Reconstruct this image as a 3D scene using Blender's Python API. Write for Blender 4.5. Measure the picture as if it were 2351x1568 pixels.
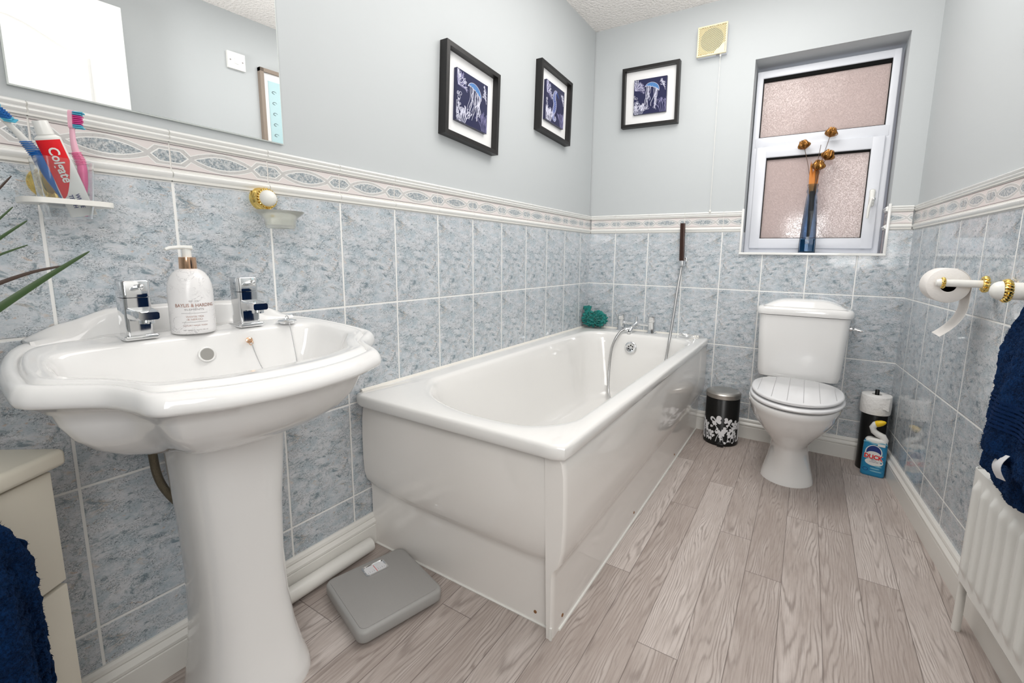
import bpy, bmesh, math, random
from mathutils import Vector, Matrix, noise
for o in list(bpy.data.objects): bpy.data.objects.remove(o, do_unlink=True)
random.seed(7)
SC = bpy.context.scene
COL = SC.collection
PI = math.pi
# ------------------------------------------------------------------ camera, light, exposure
cd = bpy.data.cameras.new('camera'); cam = bpy.data.objects.new('camera', cd); COL.objects.link(cam)
R_, U_, F_ = Vector((.8577, .5139, .0163)), Vector((-.0882, .1155, .9894)), Vector((-.5065, .8501, -.1444))
F_.normalize(); R_ = (R_ - F_*R_.dot(F_)).normalized(); U_ = R_.cross(F_)
cam.matrix_world = Matrix(((R_.x, U_.x, -F_.x, 1.1783), (R_.y, U_.y, -F_.y, -2.5764), (R_.z, U_.z, -F_.z, .95564), (0, 0, 0, 1)))
cd.sensor_fit = 'HORIZONTAL'; cd.sensor_width = 36; cd.lens = 15.740
cd.shift_x = -.02643; cd.shift_y = -.01938; cd.clip_start = .02
SC.camera = cam
SC.view_settings.view_transform = 'Standard'; SC.view_settings.look = 'None'
SC.view_settings.gamma = 1; SC.view_settings.use_curve_mapping = False
SC.view_settings.exposure = 0.05
w = bpy.data.worlds.new('world'); SC.world = w; w.use_nodes = True
w.node_tree.nodes['Background'].inputs[0].default_value = (.80, .88, 1, 1)
w.node_tree.nodes['Background'].inputs[1].default_value = .9
def area(name, loc, to, sx, sy, power, col=(1, 1, 1), spread=180):
    l = bpy.data.lights.new(name, 'AREA'); l.shape = 'RECTANGLE'; l.size = sx; l.size_y = sy; l.energy = power; l.color = col; l.spread = math.radians(spread)
    o = bpy.data.objects.new(name, l); COL.objects.link(o); o.location = loc
    o.rotation_euler = (Vector(to)-Vector(loc)).to_track_quat('-Z', 'Y').to_euler(); return o
area('ceiling_fill_panel', (.82, -1.05, 2.235), (.82, -1.05, 0), .9, 1.5, 12, (1, .98, .955))  # broad panel added in place of light bounced off the ceiling
area('bounced_flash', (1.10, -2.95, 1.30), (.95, -1.55, 2.3), .35, .35, 9, (1, .985, .97), 110)
area('near_fill_light', (1.62, -2.92, 1.45), (.55, -.75, .45), .75, 1.2, 14, (1, .99, .97), 140)  # added soft fill behind the camera; the walls have no opening there
pl = bpy.data.lights.new('ceiling_fill_point', 'POINT'); pl.energy = 9; pl.shadow_soft_size = .24; pl.color = (1, .975, .94)  # unseen point light, added to brighten the ceiling and upper walls
po = bpy.data.objects.new('ceiling_fill_point', pl); COL.objects.link(po); po.location = (.85, -.85, 1.98)

W, RX = 1.5589, .0826           # room width at the back, the right wall opens out towards the camera
def rw(s, off, z): return Vector((W + RX*s - off, -s, z))   # a point by the right wall, s metres from the back

# ------------------------------------------------------------------ materials
def new_mat(name):
    m = bpy.data.materials.new(name); m.use_nodes = True
    nt = m.node_tree; return m, nt, nt.nodes['Principled BSDF']
def mat(name, col, rough=.5, metal=0, spec=.5, coat=0, trans=0, ior=1.45, bump=None, sheen=0, alpha=1, sss=0, emis=None):
    m, nt, b = new_mat(name)
    b.inputs['Base Color'].default_value = (*col, 1); b.inputs['Roughness'].default_value = rough
    b.inputs['Metallic'].default_value = metal; b.inputs['Specular IOR Level'].default_value = spec
    b.inputs['Coat Weight'].default_value = coat; b.inputs['Coat Roughness'].default_value = .04
    b.inputs['Transmission Weight'].default_value = trans; b.inputs['IOR'].default_value = ior
    b.inputs['Sheen Weight'].default_value = sheen; b.inputs['Alpha'].default_value = alpha
    if sss: b.inputs['Subsurface Weight'].default_value = sss; b.inputs['Subsurface Radius'].default_value = (.01, .01, .01)
    if bump:
        tc = nt.nodes.new('ShaderNodeTexCoord'); n = nt.nodes.new('ShaderNodeTexNoise'); bp = nt.nodes.new('ShaderNodeBump')
        n.inputs['Scale'].default_value = bump[0]; n.inputs['Detail'].default_value = bump[2] if len(bump) > 2 else 3
        bp.inputs['Strength'].default_value = bump[1]; bp.inputs['Distance'].default_value = bump[3] if len(bump) > 3 else .002
        nt.links.new(tc.outputs['Object'], n.inputs['Vector']); nt.links.new(n.outputs['Fac'], bp.inputs['Height'])
        nt.links.new(bp.outputs['Normal'], b.inputs['Normal'])
    return m
class G:
    """small wrapper for node graphs"""
    def __init__(s, nt): s.nt = nt
    def n(s, t, **k):
        x = s.nt.nodes.new(t)
        for a, v in k.items(): setattr(x, a, v)
        return x
    def put(s, sock, v):
        if isinstance(v, (int, float)): sock.default_value = v
        elif isinstance(v, tuple): sock.default_value = v if len(v) == len(sock.default_value) else (*v, 1)
        else: s.nt.links.new(v, sock)
    def m(s, op, a, b=0, c=0):
        x = s.n('ShaderNodeMath', operation=op); s.put(x.inputs[0], a); s.put(x.inputs[1], b); s.put(x.inputs[2], c); return x.outputs[0]
    def xyz(s, x, y, z=0):
        c = s.n('ShaderNodeCombineXYZ'); s.put(c.inputs[0], x); s.put(c.inputs[1], y); s.put(c.inputs[2], z); return c.outputs[0]
    def noise(s, vec, scale, detail=4, rough=.55, dist=0):
        x = s.n('ShaderNodeTexNoise'); s.put(x.inputs['Vector'], vec); x.inputs['Scale'].default_value = scale
        x.inputs['Detail'].default_value = detail; x.inputs['Roughness'].default_value = rough; x.inputs['Distortion'].default_value = dist
        return x.outputs['Fac']
    def ramp(s, f, lo, hi):
        x = s.n('ShaderNodeMapRange'); x.interpolation_type = 'SMOOTHSTEP'; s.put(x.inputs[0], f); x.inputs[1].default_value = lo; x.inputs[2].default_value = hi; return x.outputs[0]
    def mix(s, f, a, b):
        x = s.n('ShaderNodeMix', data_type='RGBA'); s.put(x.inputs[0], f); s.put(x.inputs[6], a); s.put(x.inputs[7], b); return x.outputs[2]
TW, TH = .2, .303
def tile_colour(g, p):
    """the print that every wall tile carries; p = position on the tile in metres"""
    r = g.n('ShaderNodeMapping'); g.put(r.inputs[0], p); r.inputs['Rotation'].default_value = (0, 0, .55); r.inputs['Scale'].default_value = (.8, 1.25, 1)
    q = r.outputs[0]
    off = g.n('ShaderNodeVectorMath', operation='ADD'); g.put(off.inputs[0], q); off.inputs[1].default_value = (3.1, 1.7, .4)
    o2 = off.outputs[0]
    base = g.mix(g.ramp(g.noise(q, 24, 8, .70, .5), .36, .62), (.46, .525, .575), (.635, .65, .68))
    base = g.mix(g.m('MULTIPLY', g.ramp(g.noise(o2, 75, 7, .7, .4), .50, .66), .6), base, (.70, .72, .74))
    base = g.mix(g.m('MULTIPLY', g.ramp(g.noise(q, 120, 6, .75, .3), .50, .68), .5), base, (.33, .41, .455))
    teal = g.ramp(g.noise(q, 27, 10, .78, 1.0), .525, .625)
    c = g.mix(g.m('MULTIPLY', teal, .80), base, (.15, .215, .25))
    org = g.ramp(g.noise(o2, 26, 8, .7, .5), .575, .69)
    c = g.mix(g.m('MULTIPLY', org, .65), c, (.60, .49, .40))
    c = g.mix(g.m('MULTIPLY', g.ramp(g.noise(o2, 44, 3, .55, .8), .68, .72), .55), c, (.62, .42, .29))
    area_ = g.ramp(g.noise(o2, 30, 6, .65), .44, .58)
    worm = g.ramp(g.m('ABSOLUTE', g.m('SUBTRACT', g.noise(q, 170, 3, .6, 1.5), .5)), .040, .010)
    c = g.mix(g.m('MULTIPLY', g.m('MULTIPLY', worm, area_), .8), c, (.07, .095, .11))
    sp = g.m('MULTIPLY', g.ramp(g.noise(q, 310, 3, .6, .6), .56, .65), g.ramp(g.noise(q, 32, 6, .7), .44, .60))
    c = g.mix(g.m('MULTIPLY', sp, .8), c, (.05, .07, .08))
    sp2 = g.m('MULTIPLY', g.ramp(g.noise(o2, 330, 2, .5), .60, .68), area_)
    return g.mix(g.m('MULTIPLY', sp2, .65), c, (.84, .85, .85))
def make_tile():
    m, nt, b = new_mat('wall_tile'); g = G(nt)
    uv = g.n('ShaderNodeUVMap').outputs[0]; sp = g.n('ShaderNodeSeparateXYZ'); nt.links.new(uv, sp.inputs[0])
    fu = g.m('FLOORED_MODULO', sp.outputs[0], TW); fv = g.m('FLOORED_MODULO', sp.outputs[1], TH)
    du = g.m('MINIMUM', fu, g.m('SUBTRACT', TW, fu)); dv = g.m('MINIMUM', fv, g.m('SUBTRACT', TH, fv))
    d = g.m('MINIMUM', du, dv)
    gm = g.ramp(d, .0030, .0019)
    c = tile_colour(g, g.xyz(fu, fv))
    b.inputs['Specular IOR Level'].default_value = .55
    g.put(b.inputs['Base Color'], g.mix(gm, c, (.86, .86, .84)))
    g.put(b.inputs['Roughness'], g.m('ADD', g.m('MULTIPLY', gm, .6), .07))
    h = g.m('ADD', g.ramp(d, .0016, .0042), g.m('MULTIPLY', g.noise(g.xyz(sp.outputs[0], sp.outputs[1]), 26, 2), .10))
    bp = g.n('ShaderNodeBump'); bp.inputs['Strength'].default_value = .6; bp.inputs['Distance'].default_value = .0016
    g.put(bp.inputs['Height'], h); g.put(b.inputs['Normal'], bp.outputs[0])
    return m
def make_speckle():
    m, nt, b = new_mat('border_speckle'); g = G(nt)
    p = g.n('ShaderNodeTexCoord').outputs['Object']
    c = g.mix(g.ramp(g.noise(p, 160, 4, .6), .4, .6), (.30, .345, .375), (.56, .575, .58))
    c = g.mix(g.m('MULTIPLY', g.ramp(g.noise(p, 420, 2, .6), .55, .64), .7), c, (.10, .12, .13))
    g.put(b.inputs['Base Color'], c); b.inputs['Roughness'].default_value = .12; return m
def make_marble(name, base, vein, scale, amount):
    m, nt, b = new_mat(name); g = G(nt)
    p = g.n('ShaderNodeTexCoord').outputs['Object']
    n = g.noise(p, scale, 6, .62, 1.6); v = g.ramp(g.m('ABSOLUTE', g.m('SUBTRACT', n, .5)), .016, .0)
    v = g.m('MULTIPLY', v, g.ramp(g.noise(p, scale*.7, 2), .42, .6))
    g.put(b.inputs['Base Color'], g.mix(g.m('MULTIPLY', v, amount), base, vein)); b.inputs['Roughness'].default_value = .2; return m
def make_floor():
    m, nt, b = new_mat('grey_oak_vinyl'); g = G(nt)
    uv = g.n('ShaderNodeUVMap').outputs[0]; sp = g.n('ShaderNodeSeparateXYZ'); nt.links.new(uv, sp.inputs[0])
    at = g.n('ShaderNodeVertexColor'); at.layer_name = 'plank'; rs = g.n('ShaderNodeSeparateColor'); nt.links.new(at.outputs[0], rs.inputs[0])
    r1, r2, r3 = rs.outputs
    u, v = sp.outputs[0], sp.outputs[1]
    seed = g.m('MULTIPLY', r1, 40)
    # growth rings: long distorted ellipses cut by the plank
    warp = g.m('MULTIPLY', g.m('SUBTRACT', g.noise(g.xyz(g.m('MULTIPLY', u, 6), g.m('MULTIPLY', v, 1.0), seed), 1.7, 3, .5), .5), 1.9)
    fine0 = g.noise(g.xyz(g.m('MULTIPLY', u, 60), g.m('MULTIPLY', v, 6), seed), 2.0, 3, .6)
    uu = g.m('ADD', g.m('MULTIPLY', g.m('SUBTRACT', u, g.m('MULTIPLY', r2, .1)), 16), warp)
    vv = g.m('MULTIPLY', g.m('ADD', v, g.m('MULTIPLY', r3, 1.0)), .62)
    rad = g.m('SQRT', g.m('ADD', g.m('MULTIPLY', uu, uu), g.m('MULTIPLY', vv, vv)))
    ring = g.m('SINE', g.m('ADD', g.m('MULTIPLY', rad, 66), g.m('MULTIPLY', fine0, 3.2)))
    ring = g.m('ADD', g.m('MULTIPLY', ring, .5), .5)
    fine = g.noise(g.xyz(g.m('MULTIPLY', u, 130), g.m('MULTIPLY', v, 5), seed), 2.2, 5, .65)
    cloud = g.noise(g.xyz(g.m('MULTIPLY', u, 14), g.m('MULTIPLY', v, 3.0), seed), 1.5, 4, .6)
    tone = g.m('ADD', g.m('ADD', .1, g.m('MULTIPLY', r2, .42)), g.m('MULTIPLY', g.m('SUBTRACT', cloud, .5), 1.25))
    c = g.mix(g.ramp(tone, -.15, .85), (.40, .338, .306), (.67, .605, .57))
    gr = g.m('MULTIPLY', g.m('POWER', ring, 3.5), g.m('ADD', .16, g.m('MULTIPLY', g.ramp(cloud, .40, .6), .46)))
    c = g.mix(gr, c, (.20, .158, .138))
    c = g.mix(g.m('MULTIPLY', g.ramp(fine, .48, .72), .50), c, (.235, .192, .17))
    c = g.mix(g.m('MULTIPLY', g.ramp(fine, .47, .28), .35), c, (.62, .58, .555))
    # seams
    e = g.n('ShaderNodeUVMap'); e.uv_map = 'edge'; se = g.n('ShaderNodeSeparateXYZ'); nt.links.new(e.outputs[0], se.inputs[0])
    seam = g.ramp(g.m('MINIMUM', se.outputs[0], se.outputs[1]), .0016, .0004)
    g.put(b.inputs['Base Color'], g.mix(g.m('MULTIPLY', seam, .6), c, (.075, .055, .048)))
    g.put(b.inputs['Roughness'], g.m('ADD', .36, g.m('MULTIPLY', fine, .18)))
    b.inputs['Specular IOR Level'].default_value = .38
    bp = g.n('ShaderNodeBump'); bp.inputs['Strength'].default_value = .35; bp.inputs['Distance'].default_value = .001
    g.put(bp.inputs['Height'], g.m('SUBTRACT', fine, seam)); g.put(b.inputs['Normal'], bp.outputs[0]); return m
def make_frosted():
    m, nt, b = new_mat('obscured_glass'); g = G(nt)
    p = g.n('ShaderNodeTexCoord').outputs['Object']
    n = g.noise(p, 85, 2, .5, 2.6)
    ridge = g.ramp(g.m('ABSOLUTE', g.m('SUBTRACT', n, .5)), .045, .0)
    bp = g.n('ShaderNodeBump'); bp.inputs['Strength'].default_value = .5; bp.inputs['Distance'].default_value = .003; g.put(bp.inputs['Height'], ridge)
    b.inputs['Base Color'].default_value = (.74, .62, .59, 1); b.inputs['Roughness'].default_value = .1; b.inputs['Specular IOR Level'].default_value = .8
    g.put(b.inputs['Normal'], bp.outputs[0])
    tr = g.n('ShaderNodeBsdfTranslucent'); tr.inputs[0].default_value = (.88, .76, .74, 1); g.put(tr.inputs['Normal'], bp.outputs[0])
    mx = g.n('ShaderNodeMixShader'); mx.inputs[0].default_value = .40; nt.links.new(b.outputs[0], mx.inputs[1]); nt.links.new(tr.outputs[0], mx.inputs[2])
    nt.links.new(mx.outputs[0], nt.nodes['Material Output'].inputs[0]); return m
def make_towel(name, a, bcol):
    m, nt, b = new_mat(name); g = G(nt)
    p = g.n('ShaderNodeTexCoord').outputs['Object']
    n = g.noise(p, 260, 3, .7); n2 = g.noise(p, 28, 4, .6)
    g.put(b.inputs['Base Color'], g.mix(g.ramp(g.m('ADD', g.m('MULTIPLY', n, .6), g.m('MULTIPLY', n2, .4)), .36, .66), a, bcol))
    b.inputs['Roughness'].default_value = .95; b.inputs['Specular IOR Level'].default_value = .1; b.inputs['Sheen Weight'].default_value = .12
    b.inputs['Sheen Tint'].default_value = (.12, .32, .8, 1)
    bp = g.n('ShaderNodeBump'); bp.inputs['Strength'].default_value = 1; bp.inputs['Distance'].default_value = .004; g.put(bp.inputs['Height'], n); g.put(b.inputs['Normal'], bp.outputs[0]); return m
def make_brushed(name, col, rough):
    return mat(name, col, rough, 1)
MT = dict(
    paint=mat('pale_blue_paint', (.505, .530, .540), .55, spec=.25, bump=(60, .12, 4, .001)),
    ceil=mat('stippled_ceiling_paint', (.93, .895, .865), .85, spec=.1, bump=(75, 1, 5, .012)),
    tile=make_tile(), speckle=make_speckle(), grout=mat('grout_white', (.78, .77, .73), .8),
    glaze=mat('white_glazed_trim', (.83, .83, .81), .1, coat=.4),
    border=mat('border_blush', (.72, .665, .65), .12), greyring=make_marble('border_marble', (.56, .55, .54), (.26, .24, .24), 130, .9),
    dotline=mat('border_dark_line', (.13, .11, .11), .2),
    gloss=mat('white_gloss_paint', (.80, .785, .745), .28, bump=(8, .05)), pvc=mat('white_window_plastic', (.70, .72, .77), .3),
    ceramic=mat('white_ceramic', (.83, .825, .815), .07, coat=.5), acrylic=mat('white_acrylic', (.83, .82, .80), .1, coat=.4),
    panel=mat('cream_acrylic_panel', (.84, .81, .775), .09, coat=.35), seal=mat('cream_sealant', (.84, .81, .75), .35),
    chrome=mat('chrome', (.78, .79, .80), .06, 1), steel=make_brushed('brushed_steel', (.55, .53, .50), .3), brass=mat('polished_brass', (.90, .66, .22), .12, 1),
    dark=mat('black_gap', (.012, .011, .011), .5), black=mat('black_satin', (.006, .006, .006), .3, spec=.4), frame=mat('black_frame', (.010, .009, .009), .38, bump=(120, .2)),
    mount=mat('white_mount_card', (.80, .80, .80), .7), navyart=mat('navy_print', (.016, .018, .062), .22), artwhite=mat('print_white', (.62, .62, .74), .4), artblue=mat('print_blue', (.055, .20, .46), .35),
    artgrey=mat('print_lilac', (.22, .21, .38), .4), artblue2=mat('print_dim_blue', (.06, .10, .32), .4),
    floor=make_floor(), frosted=make_frosted(), gasket=mat('black_gasket', (.006, .006, .006), .7, spec=.1),
    mirror=mat('mirror_silver', (.93, .94, .94), .0, 1), mirroredge=mat('mirror_edge', (.62, .66, .64), .2),
    towel=make_towel('navy_terry', (.001, .0055, .023), (.0035, .027, .098)), towelband=mat('navy_band', (.0035, .019, .072), .8, spec=.1),
    scalegrey=mat('scale_grey', (.37, .365, .355), .42), scalemat=mat('scale_rubber', (.36, .35, .34), .55, bump=(700, .5, 2, .0008)), 
    clear=mat('clear_plastic', (.93, .95, .96), .04, trans=.97, ior=1.28), dialglass=mat('clear_lens', (1, 1, 1), .02, trans=1, ior=1.15),
    frostdish=mat('frosted_soap_glass', (.90, .91, .86), .16, trans=.8, ior=1.4), white=mat('white_plastic', (.82, .82, .79), .28), cream=mat('cream_plastic', (.82, .74, .50), .38), creamdark=mat('aged_cream_plastic', (.62, .47, .20), .5),
    whitesat=mat('ivory_plastic', (.83, .82, .78), .35), paper=mat('tissue_paper', (.82, .79, .76), .95, spec=.1, bump=(180, .35, 3, .002)), paper2=mat('white_tissue', (.86, .85, .83), .95, spec=.1, bump=(90, .8, 4, .004)),
    pink=mat('pink_plastic', (.80, .13, .33), .3), pinkl=mat('pale_pink_plastic', (.80, .45, .55), .3), blue=mat('blue_plastic', (.015, .15, .50), .28), cyan=mat('cyan_bristle', (.10, .48, .66), .5), bristle=mat('blue_bristle', (.01, .14, .45), .5), magenta=mat('pink_bristle', (.70, .06, .30), .5),
    red=mat('red_print', (.75, .012, .02), .25), inkblue=mat('dark_blue_ink', (.02, .035, .16), .4), inkgrey=mat('grey_ink', (.30, .28, .28), .5), inkrose=mat('rose_ink', (.42, .24, .19), .35, .4),
    marblebottle=make_marble('marbled_label', (.84, .83, .83), (.42, .41, .42), 26, .75), copper=mat('rose_gold', (.78, .50, .33), .14, 1),
    teal=mat('teal_mesh', (.0, .235, .21), .6, sheen=.4, bump=(500, .6, 2, .002)), leaf=mat('dark_green_leaf', (.045, .085, .03), .38), leaf2=mat('brown_leaf', (.05, .03, .022), .4), terracotta=mat('grey_pot', (.3, .3, .3), .6), soil=mat('soil', (.04, .03, .02), .95),
    bronze=mat('gilded_seed_head', (.33, .15, .035), .28, .75), stem=mat('dry_stem', (.12, .075, .05), .6), orange=mat('orange_dried_leaf', (.62, .21, .03), .55),
    blueglass=mat('blue_tinted_glass', (.50, .62, .76), .02, trans=1, ior=1.18), inkwater=mat('deep_blue_glass', (.01, .16, .30), .05, trans=.6, ior=1.33),
    rad=mat('radiator_enamel', (.80, .80, .77), .3), cab=mat('cream_cabinet', (.74, .70, .60), .38), duckblue=mat('cleaner_blue', (.02, .24, .46), .28), ducknavy=mat('cleaner_navy', (.012, .035, .20), .28), yellow=mat('yellow_cap', (.88, .58, .015), .35), ducklight=mat('cleaner_aqua', (.22, .52, .66), .3),
    seatwhite=mat('seat_white', (.78, .78, .79), .2, coat=.2), groove=mat('groove_grey', (.42, .42, .43), .4), wood=mat('driftwood_frame', (.26, .21, .17), .6, bump=(60, .4)), aqua=mat('aqua_print', (.42, .60, .63), .5),
    door=mat('white_door', (.86, .86, .84), .3), brick=mat('pink_render', (.55, .36, .32), .9, bump=(30, .5)), braid=mat('braided_hose', (.20, .17, .12), .32, .8, bump=(900, .8, 2, .002)),
    hose=mat('chrome_hose', (.50, .50, .50), .3, 1), umber=mat('dark_bronze_handle', (.045, .022, .017), .22, .3), rust=mat('rust_stain', (.25, .12, .05), .8), label=mat('white_label', (.80, .80, .82), .6), redneedle=mat('red_mark', (.7, .03, .03), .4))

# ------------------------------------------------------------------ mesh builder
class M:
    def __init__(s): s.v = []; s.f = []; s.m = []; s.uv = {}
    def add(s, vs, fs, mat=0, T=None):
        b = len(s.v)
        s.v += [T @ Vector(p) if T else Vector(p) for p in vs]
        for f in fs: s.f.append([b+i for i in f]); s.m.append(mat)
        return s
    def box(s, x0, x1, y0, y1, z0, z1, mat=0, T=None):
        vs = [(x, y, z) for x in (x0, x1) for y in (y0, y1) for z in (z0, z1)]
        return s.add(vs, [(0, 1, 3, 2), (4, 6, 7, 5), (0, 4, 5, 1), (2, 3, 7, 6), (0, 2, 6, 4), (1, 5, 7, 3)], mat, T)
    def rbox(s, x0, x1, y0, y1, z0, z1, r=.004, mat=0, T=None, seg=3):
        bm = bmesh.new(); bmesh.ops.create_cube(bm, size=1)
        for v in bm.verts: v.co = Vector(((x0+x1)/2+v.co.x*(x1-x0), (y0+y1)/2+v.co.y*(y1-y0), (z0+z1)/2+v.co.z*(z1-z0)))
        bmesh.ops.bevel(bm, geom=bm.edges[:], offset=r, segments=seg, profile=.5, affect='EDGES')
        bm.verts.index_update()
        s.add([v.co.copy() for v in bm.verts], [[v.index for v in f.verts] for f in bm.faces], mat, T); bm.free(); return s
    def loft(s, rings, mat=0, closed=True, cap0=False, cap1=False, T=None):
        n = len(rings[0]); vs = [p for r in rings for p in r]; fs = []
        for i in range(len(rings)-1):
            for j in range(n if closed else n-1):
                k = (j+1) % n; fs.append((i*n+j, i*n+k, (i+1)*n+k, (i+1)*n+j))
        if cap0: fs.append(tuple(range(n-1, -1, -1)))
        if cap1: fs.append(tuple(range((len(rings)-1)*n, len(rings)*n)))
        return s.add(vs, fs, mat, T)
    def lathe(s, prof, c=(0, 0, 0), ax=(0, 0, 1), n=32, mat=0, T=None, fx=1, fy=1, up=None):
        ax = Vector(ax).normalized(); a = Vector(up) if up else (Vector((1, 0, 0)) if abs(ax.x) < .9 else Vector((0, 1, 0)))
        a = (a-ax*a.dot(ax)).normalized(); b = ax.cross(a); c = Vector(c)
        rings = [[c+ax*h+(a*math.cos(2*PI*i/n)*fx+b*math.sin(2*PI*i/n)*fy)*max(r, 1e-5) for i in range(n)] for r, h in prof]
        return s.loft(rings, mat, True, True, True, T)
    def tube(s, pts, r, n=10, mat=0, caps=True, T=None, flat=1):
        pts = [Vector(p) for p in pts]; rings = []; prev = None
        for i, p in enumerate(pts):
            t = (pts[min(i+1, len(pts)-1)]-pts[max(i-1, 0)]).normalized()
            if prev is None: a = t.orthogonal().normalized()
            else: a = (prev-t*prev.dot(t)).normalized()
            prev = a; b = t.cross(a); rr = r[i] if isinstance(r, (list, tuple)) else r
            rings.append([p+(a*math.cos(2*PI*k/n)+b*math.sin(2*PI*k/n)*flat)*rr for k in range(n)])
        return s.loft(rings, mat, True, caps, caps, T)
    def ball(s, c, r, n=16, mat=0, T=None):
        c = Vector(c); r = r if isinstance(r, (tuple, list)) else (r, r, r); m = n//2
        rings = [[c+Vector((r[0]*math.sin(PI*i/m)*math.cos(2*PI*k/n), r[1]*math.sin(PI*i/m)*math.sin(2*PI*k/n), -r[2]*math.cos(PI*i/m))) for k in range(n)] for i in range(m+1)]
        rings[0] = [p+Vector((1e-6*math.cos(k), 1e-6*math.sin(k), 0)) for k, p in enumerate(rings[0])]
        return s.loft(rings, mat, True, False, False, T)
    def prism(s, poly, fn, d0, d1, mat=0):
        """poly: 2-D outline; fn(a, b, d) -> point"""
        n = len(poly); vs = [fn(a, b, d0) for a, b in poly]+[fn(a, b, d1) for a, b in poly]
        fs = [tuple(range(n-1, -1, -1)), tuple(range(n, 2*n))]+[(i, (i+1) % n, n+(i+1) % n, n+i) for i in range(n)]
        return s.add(vs, fs, mat)
    def sheet(s, grid, mat=0, thick=0):
        """grid of points; with thickness both faces and the rim are built"""
        h, wd = len(grid), len(grid[0])
        if not thick:
            return s.add([p for r in grid for p in r], [(i*wd+j, i*wd+j+1, (i+1)*wd+j+1, (i+1)*wd+j) for i in range(h-1) for j in range(wd-1)], mat)
        nr = []
        for i in range(h):
            for j in range(wd):
                a = Vector(grid[min(i+1, h-1)][j])-Vector(grid[max(i-1, 0)][j]); b = Vector(grid[i][min(j+1, wd-1)])-Vector(grid[i][max(j-1, 0)])
                nn = a.cross(b); nr.append(nn.normalized() if nn.length > 1e-12 else Vector((0, 0, 1)))
        P = [Vector(p) for r in grid for p in r]
        vs = [p+q*thick/2 for p, q in zip(P, nr)]+[p-q*thick/2 for p, q in zip(P, nr)]; N = h*wd; fs = []
        for i in range(h-1):
            for j in range(wd-1):
                q = (i*wd+j, i*wd+j+1, (i+1)*wd+j+1, (i+1)*wd+j); fs.append(q[::-1]); fs.append(tuple(N+k for k in q))
        edge = [j for j in range(wd)]+[i*wd+wd-1 for i in range(1, h)]+[(h-1)*wd+j for j in range(wd-2, -1, -1)]+[i*wd for i in range(h-2, 0, -1)]
        for k in range(len(edge)):
            a, b = edge[k], edge[(k+1) % len(edge)]; fs.append((a, b, N+b, N+a))
        return s.add(vs, fs, mat)
ORG = {}
def build(name, m, mats, parent=None, loc=None, local=False, sharp=40, kind=None, label=None, recalc=True):
    me = bpy.data.meshes.new(name); o = bpy.data.objects.new(name, me); COL.objects.link(o)
    if parent is not None:
        o.parent = parent; org = ORG[parent.name]
        if local: org = Vector((0, 0, 0))
        ORG[o.name] = org
    else:
        org = Vector(loc) if loc else Vector((0, 0, 0)); o.location = org; ORG[o.name] = org
        if local: org = Vector((0, 0, 0))
    me.from_pydata([p-org for p in m.v], [], m.f)
    mats = mats if isinstance(mats, (list, tuple)) else [mats]
    for x in mats: me.materials.append(MT[x])
    me.polygons.foreach_set('material_index', m.m)
    if recalc:
        bm = bmesh.new(); bm.from_mesh(me); bmesh.ops.recalc_face_normals(bm, faces=bm.faces[:]); bm.to_mesh(me); bm.free()
    me.polygons.foreach_set('use_smooth', [True]*len(me.polygons)); me.set_sharp_from_angle(angle=math.radians(sharp))
    if kind: o['kind'] = kind
    if label: o['label'] = label
    return o
def thing(name, label, cat, loc=(0, 0, 0), rz=0, group=None):
    o = bpy.data.objects.new(name, None); COL.objects.link(o); o.location = loc; o.rotation_euler = (0, 0, rz); o.empty_display_size = .05
    o['label'] = label; o['category'] = cat
    if group: o['group'] = group
    ORG[o.name] = Vector(loc); return o
def tag(o, label, cat, group=None):
    o['label'] = label; o['category'] = cat
    if group: o['group'] = group
    return o
def copy_thing(o, loc, label, group=None):
    r = o.copy(); COL.objects.link(r); r.location = loc; r['label'] = label; ORG[r.name] = Vector(loc)
    if group: r['group'] = group
    def kids(a, b):
        for ch in list(a.children):
            c = ch.copy(); COL.objects.link(c); c.parent = b; kids(ch, c)
    kids(o, r); return r
def text2d(body, size, align='CENTER', squash=1, bold=0):
    cu = bpy.data.curves.new('t', 'FONT'); cu.body = body; cu.size = size; cu.align_x = align; cu.align_y = 'CENTER'; cu.resolution_u = 3; cu.offset = bold
    ob = bpy.data.objects.new('t', cu); COL.objects.link(ob); bpy.context.view_layer.update()
    me = bpy.data.meshes.new_from_object(ob.evaluated_get(bpy.context.evaluated_depsgraph_get()))
    vs = [(v.co.x*squash, v.co.y) for v in me.vertices]; fs = [list(p.vertices) for p in me.polygons]
    bpy.data.objects.remove(ob, do_unlink=True); bpy.data.curves.remove(cu); bpy.data.meshes.remove(me)
    return vs, fs
def put_text(m, body, size, fn, mat=0, **k):
    vs, fs = text2d(body, size, **k); m.add([fn(a, b) for a, b in vs], fs, mat)
def smooth(pts, n=8, closed=False):
    """Catmull-Rom through points"""
    P = [Vector(p) for p in pts]; out = []; L = len(P)
    rng = range(L) if closed else range(L-1)
    for i in rng:
        if closed: a, b, c, d = P[(i-1) % L], P[i], P[(i+1) % L], P[(i+2) % L]
        else: a, b, c, d = P[max(i-1, 0)], P[i], P[i+1], P[min(i+2, L-1)]
        for k in range(n):
            t = k/n; out.append(.5*((2*b)+(c-a)*t+(2*a-5*b+4*c-d)*t*t+(3*b-a-3*c+d)*t**3))
    if not closed: out.append(P[-1])
    return out
def rrect(cx, cy, hx, hy, r, n=6):
    out = []
    for sx, sy, a0 in ((1, 1, 0), (-1, 1, PI/2), (-1, -1, PI), (1, -1, 1.5*PI)):
        for k in range(n+1):
            a = a0+PI/2*k/n; out.append((cx+sx*(hx-r)+r*math.cos(a), cy+sy*(hy-r)+r*math.sin(a)))
    return out
def lerp(a, b, t): return a+(b-a)*t

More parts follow.
